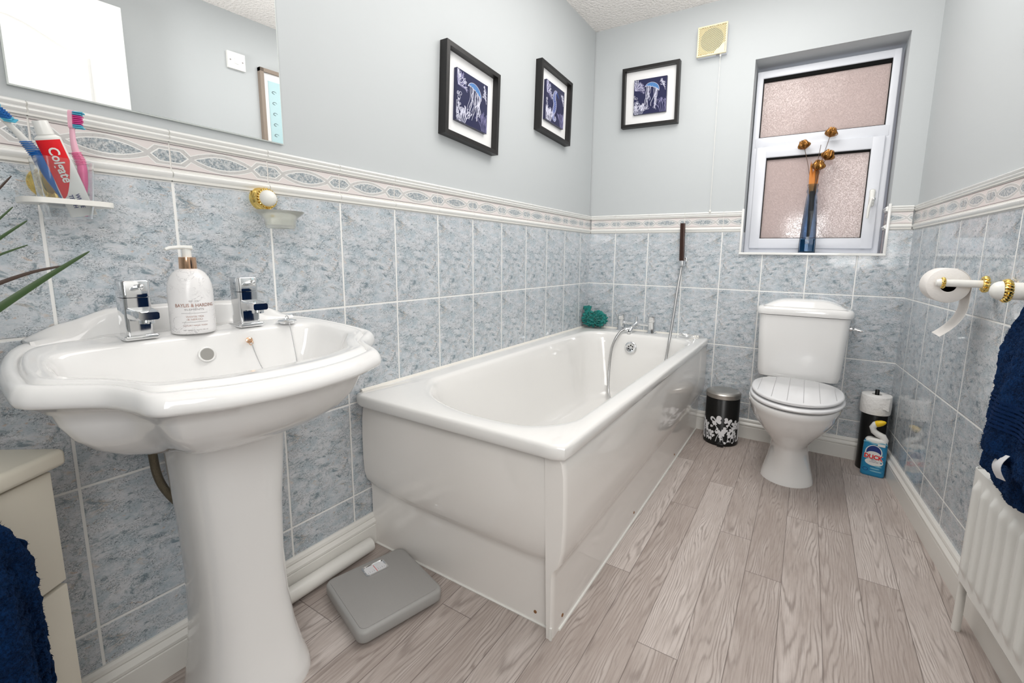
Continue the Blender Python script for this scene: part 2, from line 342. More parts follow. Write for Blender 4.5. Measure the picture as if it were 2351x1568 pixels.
# ------------------------------------------------------------------ the room
ZC, YN = 2.252, -3.3
OFFL, OFFB, OFFR = .1332, .1681, .1331
ZT = 1.10                     # top of the tiling
def uvface(o, faces_uv):
    me = o.data; ul = me.uv_layers.new(name='UVMap')
    for p in me.polygons:
        for li, vi in zip(p.loop_indices, p.vertices): ul.data[li].uv = faces_uv(me.vertices[vi].co, p.normal)
m = M(); m.box(-.12, -.006, YN, 0, 0, ZC, 0); m.box(-.006, 0, YN, 0, .05, ZT, 1)
o = build('wall_left', m, ['paint', 'tile'], kind='structure', sharp=20); uvface(o, lambda c, n: (-c.y-OFFL, c.z-ZT))
WX0, WX1, WZ0, WZ1 = .862, 1.466, .990, 1.936      # window opening
m = M()
for a in ((-.12, WX0, 0, ZC), (WX1, W+.15, 0, ZC), (WX0, WX1, 0, WZ0), (WX0, WX1, WZ1, ZC)): m.box(a[0], a[1], .006, .26, a[2], a[3], 0)
for a in ((0, WX0, .05, ZT), (WX1, W, .05, ZT), (WX0, WX1, .05, WZ0)): m.box(a[0], a[1], 0, .006, a[2], a[3], 1)
m.box(WX1-.004, WX1, .006, .105, WZ0, ZT, 1); m.box(WX0, WX0+.004, .006, .105, WZ0, ZT, 1)
o = build('wall_back', m, ['paint', 'tile'], kind='structure', sharp=20, recalc=False); uvface(o, lambda c, n: ((c.y if abs(n.x) > .5 else c.x-OFFB), c.z-ZT))
m = M()
def slab(mm, s0, s1, o0, o1, z0, z1, mat):
    ps = [rw(s, o, z) for s in (s0, s1) for o in (o0, o1) for z in (z0, z1)]
    mm.add(ps, [(0, 1, 3, 2), (4, 6, 7, 5), (0, 4, 5, 1), (2, 3, 7, 6), (0, 2, 6, 4), (1, 5, 7, 3)], mat)
slab(m, -.006, -YN, -.15, -.006, 0, ZC, 0); slab(m, 0, 2.40, -.006, 0, .05, ZT, 1)
o = build('wall_right', m, ['paint', 'tile'], kind='structure', sharp=20); uvface(o, lambda c, n: (-c.y-OFFR, c.z-ZT))
m = M(); m.box(-.12, W+RX*3.4+.15, YN-.12, YN, 0, ZC, 0); build('wall_near', m, 'paint', kind='structure')
m = M(); m.box(-.12, W+.5, YN-.12, .26, ZC, ZC+.1, 0); build('ceiling', m, 'ceil', kind='structure')
# floor: one vinyl sheet printed with planks
m = M(); info = []
joints = {0: [-1.355, -.45], 1: [-.876, -1.83], 2: [-1.584, -.62], 3: [-.978, -1.9, -.12], 4: [-1.154, -.30], 5: [-1.62, -.74], 6: [-.757, -1.5], 7: [-1.004, -.2], 8: [-.68, -1.45], -1: [-1.62, -.7], -2: [-2.1], -3: [-1.75], -4: [-2.2], -5: [-1.86]}
for c in range(-8, 13):
    x0, x1 = .69+.1*c, .79+.1*c
    if x1 < -.05: continue
    ys = sorted([YN, .05]+joints.get(c, [])+([min(joints.get(c, [-1]))-.95] if min(joints.get(c, [-1]))-.95 > YN else []))
    for a, b in zip(ys, ys[1:]): info.append((x0, x1, a, b)); m.add([(x0, a, 0), (x1, a, 0), (x1, b, 0), (x0, b, 0)], [(0, 1, 2, 3)])
o = build('floor', m, 'floor', kind='structure'); me = o.data
ul = me.uv_layers.new(name='UVMap'); ue = me.uv_layers.new(name='edge'); vc = me.color_attributes.new('plank', 'BYTE_COLOR', 'CORNER')
# edge uv needs the distance to the nearest border: cut every plank into four strips
bm = bmesh.new(); bm.from_mesh(me); bm.clear()
lu, le = bm.loops.layers.uv.get('UVMap') or bm.loops.layers.uv.new('UVMap'), bm.loops.layers.uv.get('edge') or bm.loops.layers.uv.new('edge')
lc = bm.loops.layers.color.get('plank') or bm.loops.layers.color.new('plank')
for x0, x1, y0, y1 in info:
    r = (random.random(), random.random(), random.random(), 1); xm, ym = (x0+x1)/2, (y0+y1)/2
    for xa, xb in ((x0, xm), (xm, x1)):
        for ya, yb in ((y0, ym), (ym, y1)):
            f = bm.faces.new([bm.verts.new((x, y, 0)) for x, y in ((xa, ya), (xb, ya), (xb, yb), (xa, yb))])
            for l in f.loops:
                x, y = l.vert.co.x, l.vert.co.y
                l[lu].uv = (x-x0, y); l[le].uv = (min(x-x0, x1-x), min(y-y0, y1-y)); l[lc] = r
bm.to_mesh(me); bm.free()
me.polygons.foreach_set('material_index', [0]*len(me.polygons))

# border (dado) of each wall: lower moulding, patterned strip, upper moulding
def dado(name, along, u_joint, length, cuts):
    """along(u, out, z); joints every 0.2 m at u_joint + k*0.2"""
    m = M()
    def profile(z0, z1, prof, u0, u1):
        rings = [[along(u, o, lerp(z0, z1, t)) for t, o in prof] for u in (u0, u1)]
        m.loft(rings, 0, True, True, True)
    lowp = [(0, 0), (0, .004), (.12, .005), (.3, .009), (.5, .0135), (.68, .014), (.85, .009), (1, .005), (1, 0)]
    upp = [(0, 0), (0, .005), (.12, .007), (.26, .012), (.38, .0135), (.5, .0105), (.56, .010), (.64, .0135), (.76, .0145), (.88, .0115), (1, .006), (1, 0)]
    for s0, s1 in cuts:
        k0 = math.floor((s0-u_joint)/.2); u = s0
        edges = [s0]+[u_joint+.2*k for k in range(k0, k0+40) if s0+.004 < u_joint+.2*k < s1-.004]+[s1]
        m.add([along(a, .0088, z) for a in (s0, s1) for z in (1.102, 1.122)]+[along(a, .0046, z) for a in (s0, s1) for z in (1.122, 1.181)]+[along(a, .0095, z) for a in (s0, s1) for z in (1.181, 1.203)], [(0, 2, 3, 1), (4, 6, 7, 5), (8, 10, 11, 9)], 4)
        for a, b in zip(edges, edges[1:]):
            ga, gb = a+(.0011 if a > s0 else 0), b-(.0011 if b < s1 else 0)
            profile(1.1005, 1.124, lowp, ga, gb); profile(1.180, 1.2055, upp, ga, gb)
            base = u_joint+.2*math.floor((a+.001-u_joint)/.2)
            m.box(0, 1, 0, 1, 0, 1, 0) if False else None
            # patterned strip
            z0, z1 = 1.1258, 1.1782
            ps = [along(u, o, z) for u in (ga, gb) for o in (0, .0050) for z in (z0, z1)]
            m.add(ps, [(0, 1, 3, 2), (4, 6, 7, 5), (0, 4, 5, 1), (2, 3, 7, 6), (0, 2, 6, 4), (1, 5, 7, 3)], 1)
            zc = (z0+z1)/2
            def poly(pts, out, mi):
                # clip to the visible piece of the tile
                q = [(max(ga+.0004, min(gb-.0004, base+x)), zc+y) for x, y in pts]
                if max(p[0] for p in q)-min(p[0] for p in q) < .003: return
                m.add([along(p[0], out, p[1]) for p in q], [tuple(range(len(q)))], mi)
            def vesica(hx, hy, n=14):
                up = [(.1+hx*math.cos(PI*i/n), hy*math.sin(PI*i/n)**.95*1.0) for i in range(n+1)]
                # pointed oval
                up = [(x, hy*(1-((x-.1)/hx)**2)) for x, _ in up]
                return up+[(x, -y) for x, y in up[-2:0:-1]]
            def hexl(w0, hy, tip): return [(0, -hy), (w0, -hy), (tip, 0), (w0, hy), (0, hy)]
            for sc_, out, mi in ((0, .00512, 0), (1, .00520, 2), (2, .00528, 0), (3, .00536, 3)):
                hx = (.076, .0735, .057, .0535)[sc_]; hy = (.0222, .0205, .0145, .0125)[sc_]
                poly(vesica(hx, hy), out, mi)
                a_, t_, h_ = ((.026, .045, .0195), (.025, .0425, .0178), (.019, .034, .0130), (.0175, .031, .0112))[sc_]
                hx_ = hexl(a_, h_, t_); poly(hx_, out+.00004, mi); poly([(.2-x, y) for x, y in hx_[::-1]], out+.00004, mi)
            for zz in (z0+.0022, z1-.0022):
                m.add([along(u, .00515, z) for u in (ga, gb) for z in (zz-.0006, zz+.0006)], [(0, 2, 3, 1)], 5)
    return build(name, m, ['glaze', 'border', 'greyring', 'speckle', 'grout', 'dotline'], kind='structure', sharp=50, recalc=False)
dado('trim_1', lambda u, o, z: Vector((o-.004, -u, z)), OFFL, 0, [(0, 3.2)])
dado('trim_2', lambda u, o, z: Vector((u, .004-o, z)), OFFB, 0, [(.008, WX0-.003), (WX1+.003, W-.008)])
dado('trim_3', lambda u, o, z: rw(u, o-.004, z), OFFR, 0, [(0, 2.4)])
dado('trim_4', lambda u, o, z: Vector((WX1-.004-o+.004, u, z)), -.08, 0, [(.010, .098)])
# plastic edge strips round the tiled part of the window recess
m = M()
for x in (WX0, WX1): m.rbox(x-.0055, x+.0055, -.012, .008, WZ0-.006, 1.214, .002)
m.rbox(WX0-.0062, WX1+.0062, -.0126, .0074, WZ0-.008, WZ0+.004, .002)
build('trim_5', m, 'glaze', kind='structure')
# baseboards
def base_profile(m, along, u0, u1, h=.105):
    pr = [(0, 0), (.018, 0), (.018, h*.62), (.016, h*.64), (.019, h*.68), (.019, h*.74), (.014, h*.80), (.010, h*.84), (.012, h*.88), (.010, h*.95), (.005, h), (0, h)]
    m.loft([[along(u, o, z) for o, z in pr] for u in (u0, u1)], 0, True, True, True)
m = M(); base_profile(m, lambda u, o, z: Vector((o, -u, z)), 1.66, 3.2); build('baseboard_left', m, 'gloss', kind='structure', sharp=25)
m = M(); base_profile(m, lambda u, o, z: Vector((u, -o, z)), .70, W); build('baseboard_back', m, 'gloss', kind='structure', sharp=25)
m = M(); base_profile(m, lambda u, o, z: rw(u, o, z), 0, 2.4); build('baseboard_right', m, 'gloss', kind='structure', sharp=25)
# window
m = M(); FY0, FY1 = .098, .160
FX0, FX1, FZ0, FZ1 = .866, 1.452, WZ0+.004, 1.906
def ring(m, x0, x1, z0, z1, w_, y0, y1, mat=0, r=.005, wb=None, wt=None):
    wb = wb or w_; wt = wt or w_
    m.rbox(x0, x0+w_, y0, y1, z0, z1, r, mat); m.rbox(x1-w_, x1, y0, y1, z0, z1, r, mat)
    m.rbox(x0+w_*.5, x1-w_*.5, y0+.0004, y1, z0, z0+wb, r, mat); m.rbox(x0+w_*.5, x1-w_*.5, y0+.0004, y1, z1-wt, z1, r, mat)
ring(m, FX0, FX1, FZ0, FZ1, .030, FY0, FY1, wt=.036, wb=.028)
m.rbox(FX0+.01, FX1-.01, FY0-.001, FY1, 1.528, 1.582, .006)
o_win = build('window_1', m, 'pvc', kind='structure')
m = M(); ring(m, .890, 1.428, 1.016, 1.532, .050, FY0-.014, FY1-.02, wb=.052, wt=.056); s = build('sash', m, 'pvc', o_win)
m = M(); ring(m, .893, 1.425, 1.578, 1.874, .0065, FY0+.006, FY0+.03, r=.001, wt=.022); ring(m, .9375, 1.3805, 1.065, 1.479, .0055, FY0-.008, FY0+.012, r=.001, wt=.012)
build('gasket', m, 'gasket', o_win)
m = M(); m.box(.893, 1.425, FY0+.016, FY0+.022, 1.578, 1.872); build('pane', m, 'frosted', o_win)
m = M(); m.box(.9375, 1.3805, FY0+.004, FY0+.010, 1.066, 1.478); build('pane', m, 'frosted', o_win)
m = M(); hx_, hy_ = 1.402, FY0-.014
m.rbox(hx_-.011, hx_+.011, hy_-.012, hy_, 1.212, 1.292, .008); m.rbox(hx_-.010, hx_+.010, hy_-.026, hy_-.010, 1.226, 1.258, .007)
m.tube([(hx_-.002, hy_-.024, 1.240), (hx_-.008, hy_-.026, 1.205), (hx_-.010, hy_-.024, 1.158)], [.008, .0075, .006], 12, flat=.7)
wh = build('handle', m, 'white', o_win)
m = M(); m.lathe([(.006, 0), (.006, .012), (.004, .014)], (hx_+.004, hy_-.026, 1.243), (.4, -1, 0), 12); build('lock', m, 'chrome', wh)
m = M(); m.box(WX0-.3, WX1+.3, 1.2, 1.3, .2, 2.8); build('wall_outside', m, 'brick', kind='structure')
m = M(); m.box(WX0, WX1, .006, FY0+.01, WZ0-.004, WZ0+.002); build('trim_6', m, 'pvc', kind='structure')
# cream sealant strip where the bath meets the walls
m = M(); m.tube([(.004, -1.692, .527), (.004, -.01, .527)], .0065, 8); m.tube([(.004, -.006, .527), (.685, -.006, .527)], .0065, 8)
build('trim_7', m, 'seal', kind='structure')
# door folded back on the right wall, seen in the mirror
m = M(); dz1 = 2.035
slab(m, 1.665, 2.42, .06, .10, .01, dz1, 0)
def arch(s0, s1, z0, z1, rise, n=14): return [(s0, z0), (s1, z0)]+[(lerp(s1, s0, i/n), z1+rise*math.sin(PI*i/n*1.0)**2*(1 if True else 0)) for i in range(n+1)]
dr = build('door_1', m, 'door', kind='structure')
def panel_ring(sa, sb, za, zb, inset, o0, mm):
    n = 16
    def outl(i_): return [(sa+i_, za+i_), (sb-i_, za+i_)]+[(lerp(sb-i_, sa+i_, k/n), zb-i_+.09*(.5-.5*math.cos(2*PI*k/n))) for k in range(n+1)]
    rings = [[rw(s_, .10+d_, z_) for s_, z_ in outl(i_)] for i_, d_ in ((0, -.002), (0, .001), (.008, .006), (.018, .002), (.03, -.001), (.05, .005), (.06, .006))]
    mm.loft(rings, 0, True, False, True)
m = M(); panel_ring(1.79, 2.30, 1.08, 1.78, 0, 0, m); panel_ring(1.79, 2.30, .18, .86, 0, 0, m); build('door_panel', m, 'door', dr, sharp=30)
# mains isolator switch and framed print on the right wall (seen in the mirror)
t = thing('wall_switch', 'small white wall switch plate reflected in the mirror', 'switch', rw(1.162, 0, 1.998))
m = M(); c = rw(1.162, .004, 1.998)
def wl(s0, s1, o0, o1, z0, z1, mm, mi=0): slab(mm, s0, s1, o0, o1, z0, z1, mi)
m = M(); wl(1.119, 1.205, -.006, .010, 1.955, 2.041, m); build('plate', m, 'white', t)
m = M(); wl(1.153, 1.171, .010, .014, 1.983, 2.013, m); build('rocker', m, 'white', t)
for q in (1.132, 1.192): m = M(); m.lathe([(.004, 0), (.004, .001)], rw(q, .010, 1.998), (-1, 0, 0), 10); build('screw', m, 'inkgrey', t)
t = thing('framed_print', 'driftwood framed aqua print whose left part shows in the mirror', 'picture', rw(.955, 0, 1.75))
m = M()
for a in ((1.05, 1.030, 1.50, 2.005), (.880, .860, 1.50, 2.005), (1.05, .86, 1.985, 2.005), (1.05, .86, 1.50, 1.52)): wl(a[1], a[0], -.006, .022, a[2], a[3], m)
build('frame', m, 'wood', t)
m = M(); wl(.87, 1.04, -.004, .010, 1.51, 1.995, m); build('mount', m, 'mount', t)
m = M(); wl(.905, 1.005, .008, .012, 1.56, 1.945, m)
for k in range(6):
    for q in range(2):
        cc = rw(.975-.05*q, .0125, 1.585+.06*k); m.tube([cc+Vector((0, .012*math.cos(a), .007*math.sin(a))) for a in [i*.7 for i in range(8)]], .001, 5, 1)
build('print', m, ['aqua', 'dark'], t)

# ------------------------------------------------------------------ bath
t = thing('bathtub', 'long white bathtub with cream panels in the back left corner', 'bathtub', (.37, -.85, 0))
N = 120
def polar(cx, cy, x0, x1, y0, y1, r, angs):
    """rounded rectangle hit by rays from (cx, cy)"""
    pts = []
    for a in angs:
        dx, dy = math.cos(a), math.sin(a); lo, hi = 0, 4
        def inside(t_):
            x, y = cx+dx*t_, cy+dy*t_
            if not (x0 <= x <= x1 and y0 <= y <= y1): return False
            qx = max(x0+r-x, 0, x-(x1-r)); qy = max(y0+r-y, 0, y-(y1-r)); return qx*qx+qy*qy <= r*r or qx == 0 or qy == 0
        for _ in range(40):
            md = (lo+hi)/2
            if inside(md): lo = md
            else: hi = md
        pts.append((cx+dx*lo, cy+dy*lo))
    return pts
bc = (.40, -.86); bx1, by0, zr = .741, -1.722, .527
per = [(bx1, lerp(by0, -.004, i/36)) for i in range(36)]+[(lerp(bx1, .004, i/24), -.004) for i in range(24)]+[(.004, lerp(-.004, by0, i/36)) for i in range(36)]+[(lerp(.004, bx1, i/24), by0) for i in range(24)]
angs = [math.atan2(y-bc[1], x-bc[0]) for x, y in per]
def outer(i, r=.022): return polar(*bc, .004+i*.2, bx1-i, by0+i, -.004-i*.2, r, angs)
def inner(g_, z):
    # opening: straight sides, curved head end, tap ledge at the far end
    pts = []
    ps = polar(*bc, .088+g_, .684-g_, -1.660+g_*2.4, -.150-g_*.9, .13+g_*.3, angs)
    for x, y in ps:
        if y < -1.35:
            k = (-1.35-y)/.31; y += .085*(abs(x-.47)/.30)**2.2*k
        pts.append((x, y))
    return pts
rings = []
def R3(pts, z): rings.append([(x, y, z) for x, y in pts])
R3(outer(.014), zr-.036); R3(outer(.004), zr-.037); R3(outer(0), zr-.031); R3(outer(0), zr-.010); R3(outer(.003), zr-.003); R3(outer(.010), zr)
for gg, zz in ((-.012, zr+.0005), (-.004, zr-.001), (.003, zr-.006), (.008, zr-.016), (.016, zr-.06), (.028, zr-.15), (.045, zr-.26), (.062, zr-.33), (.085, zr-.365), (.12, zr-.378), (.2, zr-.382)): R3(inner(gg, zz), zz)
m = M(); m.loft(rings, 0, True, False, True); build('tub', m, 'acrylic', t, sharp=50, recalc=False)
tubo = bpy.data.objects['tub']
bm = bmesh.new(); bm.from_mesh(tubo.data); bmesh.ops.recalc_face_normals(bm, faces=bm.faces[:]); bm.to_mesh(tubo.data); bm.free()
# panels: profile (out, z), out measured from the bottom plane
prof = [(-.036, .497), (-.022, .494), (-.010, .487), (-.001, .472), (.004, .44), (.006, .38), (.006, .31), (.003, .25), (-.004, .212), (-.010, .199), (-.016, .192), (-.021, .183), (-.0225, .165), (-.0225, .0)]
def sidex(o_, y): return .728+o_
m = M(); rings = []
for y in [-1.697, -1.694, -1.685]+[lerp(-1.68, -.015, i/20) for i in range(21)]+[-.002]:
    e = .005 if y < -1.696 else (.0015 if y < -1.69 else 0)
    rings.append([(sidex(o_-e, y), y, z) for o_, z in prof]+[(.690, y, 0), (.676, y, .497)])
m.loft(rings, 0, True, True, True); p1 = build('side_panel', m, 'panel', t, sharp=40)
m = M(); rings = []
for i in range(25):
    x = lerp(.006, .689, i/24); sag = .028*math.exp(-x/.10)-.0
    lift = .010*max(0, (x-.61)/.08)**2
    rings.append([(x, -1.690-(o_+ (0 if True else 0)), z+(sag+lift)*max(0, 1-abs(z-.195)/.1)) for o_, z in prof]+[(x, -1.62, 0), (x, -1.62, .497)])
m.loft(rings, 0, True, True, True); p2 = build('end_panel', m, 'panel', t, sharp=40)
m = M(); m.lathe([(.0045, 0), (.0045, .0015), (.002, .0022)], (.640, -1.6675, .030), (0, -1, 0), 10); build('screw', m, 'rust', p2)
for y in (-1.64, -1.08, -.5): m = M(); m.lathe([(.0045, 0), (.0045, .0015), (.002, .0022)], (.7055, y, .030), (1, 0, 0), 10); build('screw', m, 'rust', p1)
m = M(); m.box(.700, .7065, -1.70, -1.695, .001, .035); m.tube([(.02, -1.6685, .002), (.70, -1.6685, .002)], .004, 6); m.tube([(.7065, -1.66, .002), (.7065, -.02, .002)], .004, 6); build('sealant', m, 'whitesat', t)
m = M(); ox = (.352, -.172, .452)
ax = Vector((0, -1, .12)).normalized()
m.lathe([(.034, -.004), (.034, .002), (.031, .005), (.024, .006), (.018, .003), (.001, .003)], ox, ax, 28)
ov = build('overflow_grille', m, 'chrome', t)
m = M(); q = Vector((0, .12, 1)).normalized(); px_ = Vector((1, 0, 0))
for k in range(6):
    cc = Vector(ox)+ax*.0035+(px_*math.cos(k*PI/3+.5)+q*math.sin(k*PI/3+.5))*.0125; m.lathe([(.0042, 0), (.0042, .0008)], cc, ax, 10)
build('hole', m, 'dark', ov)

# ------------------------------------------------------------------ bath mixer tap and hand shower
zb = zr
t = thing('bath_mixer_tap', 'chrome bath shower mixer tap on the far rim of the bathtub', 'tap', (.345, -.072, zb))
for x, nm in ((.255, 'pillar'), (.437, 'pillar')):
    m = M(); m.rbox(x-.026, x+.026, -.098, -.046, zb, zb+.006, .002); m.loft([[(x+a, -.072+b, z) for a, b in rrect(0, 0, h, h*.95, .007)] for h, z in ((.021, zb+.006), (.0185, zb+.03), (.0175, zb+.068))], 0, True, True, True)
    pl_ = build(nm, m, 'chrome', t)
    m = M(); m.loft([[(x+a, -.072+b, z+(b*.35 if i == 3 else 0)) for a, b in rrect(0, 0, h, h*.95, .007)] for i, (h, z) in enumerate(((.0165, zb+.0685), (.0175, zb+.070), (.018, zb+.090), (.0175, zb+.106)))], 0, True, True, True)
    m.tube([(x-.004, -.086, zb+.098), (x-.010, -.108, zb+.104)], .0035, 8); build('tap_lever', m, 'chrome', pl_)
m = M(); m.tube([(.270, -.072, zb+.050), (.425, -.072, zb+.050)], .0085, 14); m.tube([(.37, -.072, zb+.05), (.425, -.072, zb+.05)], .0105, 14); m.ball((.345, -.072, zb+.050), .015)
m.tube([(.345, -.075, zb+.048), (.34, -.10, zb+.040), (.334, -.125, zb+.028), (.330, -.138, zb+.012)], [.013, .013, .012, .0115], 14)
m.lathe([(.014, 0), (.014, .014)], (.3295, -.139, zb+.000), (0, -.15, 1), 16); build('mixer_body', m, 'chrome', t)
m = M(); m.tube([(.345, -.072, zb+.058), (.345, -.072, zb+.092)], .006, 12); build('diverter_knob', m, 'chrome', t)
m = M(); m.tube([(.334, -.125, zb+.026), (.318, -.136, zb+.024), (.300, -.146, zb+.020)], [.010, .009, .0085], 12); m.lathe([(.012, 0), (.012, .012), (.010, .016)], (.314, -.139, zb+.023), (-1, -.6, -.2), 14); build('hose_outlet', m, 'chrome', t)
t = thing('hand_shower', 'dark bronze shower handset on its bracket with a chrome hose', 'shower', (.57, -.04, .95))
m = M(); m.loft([[(.575-.006*(z-.94)/.2+a, -.040+b, z) for a, b in rrect(0, 0, .0125, .0115, .005)] for z in (.944, .95, 1.14, 1.146)], 0, True, True, True); hs = build('handle', m, 'umber', t)
m = M(); m.loft([[(.5625+a, -.0275+b, z) for a, b in rrect(0, 0, .004, .0115, .002)] for z in (1.125, 1.1465)], 0, True, True, True); build('spray_plate', m, 'chrome', t)
m = M(); m.lathe([(.009, 0), (.009, .014), (.0115, .016), (.0115, .020)], (.576, -.040, .925), (0, 0, 1), 14); build('hose_nut', m, 'chrome', t)
hp = smooth([(.300, -.146, zr+.020), (.283, -.166, zr+.006), (.262, -.186, zr-.037), (.247, -.196, .430), (.244, -.214, .310), (.265, -.262, .205), (.315, -.32, .166), (.40, -.36, .160), (.50, -.35, .170), (.552, -.27, .26), (.563, -.208, .42), (.572, -.192, .53), (.574, -.142, .66), (.573, -.085, .80), (.575, -.052, .885), (.576, -.040, .927)], 14)
m = M(); m.tube(hp, [.0068 if i % 2 else .0076 for i in range(len(hp))], 10, flat=1); build('hose', m, 'hose', t, sharp=180)
t = thing('shower_bracket', 'small chrome wall bracket holding the dark shower handset', 'bracket', (.578, -.006, .94))
m = M(); m.rbox(.563, .594, -.010, 0, .920, .962, .003); build('wall_plate', m, 'chrome', t)
m = M(); m.lathe([(.0175, 0), (.0175, .030), (.0128, .030), (.0128, 0)], (.576, -.040, .914), (0, 0, 1), 20); m.rbox(.568, .584, -.026, -.008, .922, .940, .002); build('cradle', m, 'chrome', t)
# bath puff
m = M(); rnd = random.Random(3)
pc = Vector((.078, -.072, zr+.052))
def ruffle(c, nrm, r, waves, amp, ph):
    nrm = nrm.normalized(); a = nrm.orthogonal().normalized(); b = nrm.cross(a); g_ = []
    for i in range(7):
        rr = r*(.15+.85*i/6); row = []
        for k in range(49):
            an = 2*PI*k/48; h = amp*(i/6)**1.3*math.sin(waves*an+ph)+amp*.5*(i/6)*math.sin((waves*2+1)*an+ph*2)+.25*r*(i/6)**2
            row.append(c+(a*math.cos(an)+b*math.sin(an))*rr*(1+.08*math.sin(3*an+ph))+nrm*(h+.45*r*(i/6)**2))
        g_.append(row)
    m.sheet(g_, 0, .0008)
for k in range(30):
    d = Vector((rnd.uniform(-1, 1), rnd.uniform(-1, .55), rnd.uniform(-.75, .8))).normalized(); ruffle(pc+Vector((d.x*.040, d.y*.028, d.z*.026)), d+Vector((0, 0, .1)), rnd.uniform(.021, .029), rnd.choice((6, 7, 8)), .0042, rnd.uniform(0, 6))
ruffle(pc+Vector((-.036, -.005, .055)), Vector((-.3, -.4, 1)), .020, 3, .006, 1); m.loft([[pc+Vector((-.034+a*1.0, -.004+b, h)) for a, b in rrect(0, 0, w_, w_*.7, w_*.5)] for w_, h in ((.012, .01), (.013, .04), (.022, .075))], 0, True, False, False)
m.ball(pc, (.046, .034, .034), 20)
mn = min(p.z for p in m.v); m.v = [p+Vector((0, 0, zr+.0005-mn)) if p.z < zr+.02 else p+Vector((0, 0, zr+.0005-mn)) for p in m.v]
m.v = [Vector((max(pc.x+(p.x-pc.x)*1.32, .010), min(p.y, -.014), p.z)) for p in m.v]
tag(build('bath_puff', m, 'teal', loc=(.078, -.07, zr), sharp=180, recalc=False), 'teal net bath puff in the far left corner of the bathtub rim', 'bath puff')
# wire soap rack on the bath corner
t = thing('wire_soap_rack', 'small silver wire soap rack on the right far corner of bathtub rim', 'soap rack', (.64, -.10, zr))
m = M(); cx, cy, zz = .638, -.098, zr+.0185
for k in range(3): m.tube([(cx+(.040-.011*k)*math.cos(a), cy+(.026-.007*k)*math.sin(a), zz-.004*k) for a in [2*PI*i/32 for i in range(33)]], .0014, 6)
for k in range(8):
    a = PI*k/8; m.tube([(cx+.042*math.cos(a), cy+.028*math.sin(a), zz+.001), (cx+.018*math.cos(a), cy+.012*math.sin(a), zz-.008), (cx-.018*math.cos(a), cy-.012*math.sin(a), zz-.008), (cx-.042*math.cos(a), cy-.028*math.sin(a), zz+.001)], .0012, 6)
build('basket', m, 'chrome', t)
for sx, sy in ((-1, -1), (1, -1), (-1, 1), (1, 1)):
    m = M(); m.tube(smooth([(cx+sx*.026, cy+sy*.018, zz), (cx+sx*.040, cy+sy*.026, zz+.003), (cx+sx*.048, cy+sy*.031, zz-.010), (cx+sx*.052, cy+sy*.034, zr+.0015)], 4), .0014, 6); build('leg', m, 'chrome', t)

# ------------------------------------------------------------------ washbasin
YB = -2.15
t = thing('pedestal_washbasin', 'white ceramic washbasin on a flared pedestal by the left wall', 'washbasin', (.2, YB, 0))
Rc = [(.004, 0), (.004, .12), (.004, .215), (.045, .252), (.15, .283), (.258, .293), (.286, .289), (.304, .272), (.330, .238), (.352, .217), (.385, .204), (.416, .197), (.433, .186), (.443, .165), (.466, .10), (.477, 0)]
Bc = [(.120, 0), (.118, .10), (.122, .185), (.140, .226), (.19, .238), (.238, .240), (.258, .236), (.274, .224), (.294, .206), (.312, .192), (.334, .178), (.350, .168), (.358, .158), (.366, .140), (.383, .08), (.388, 0)]
def contour(ctrl):
    full = [(x, d) for x, d in ctrl]+[(x, -d) for x, d in ctrl[-2:0:-1]]
    return [(p.x, p.y) for p in smooth([(x, d, 0) for x, d in full], 6, True)]
RC, BC = contour(Rc), contour(Bc)
def plane(x): return .797-.095*max(0, x-.0)
rings = []
def between(tt, dz):
    r = []
    for (bx, bd), (rx_, rd) in zip(BC, RC):
        x, d = lerp(bx, rx_, tt), lerp(bd, rd, tt); x = max(x, .003); r.append((x, YB+d, plane(x)+dz))
    rings.append(r)
def shrink(src, c, f, dz=None, z=None, zk=0):
    r = []
    for x, d in src:
        xx, dd = c[0]+(x-c[0])*f, c[1]+(d-c[1])*f; xx = max(xx, .003); r.append((xx, YB+dd, (plane(xx)+dz) if z is None else z))
    rings.append(r)
ic = (.245, 0)
for f, z in ((.02, .628), (.3, .630), (.55, .640), (.72, .662), (.86, .70), (.93, .735)): shrink(BC, ic, f, z=z)
shrink(BC, ic, .965, -.020); shrink(BC, ic, .985, -.010); shrink(BC, ic, 1.0, -.0045)
between(.05, -.0015); between(.22, -.0005); between(.36, .0022); between(.44, .0030); between(.50, .0010); between(.545, -.0050); between(.58, -.0060); between(.62, -.0030); between(.70, .0005); between(.80, .0005); between(.89, -.0025); between(.96, -.0085); between(1.0, -.0165); between(.995, -.0235); between(.96, -.0290); between(.90, -.0315); between(.87, -.0315)
oc = (.185, 0)
for f, z in ((.872, .717), (.85, .698), (.80, .671), (.72, .645), (.62, .625), (.50, .609), (.40, .599), (.33, .594)):
    r = []
    for (bx, bd), (rx_, rd) in zip(BC, RC):
        x, d = oc[0]+(rx_-oc[0])*f, rd*f; x = max(x, .003); r.append((x, YB+d, z))
    rings.append(r)
m = M(); m.loft(rings, 0, True, True, True); bas = build('basin', m, 'ceramic', t, sharp=60)
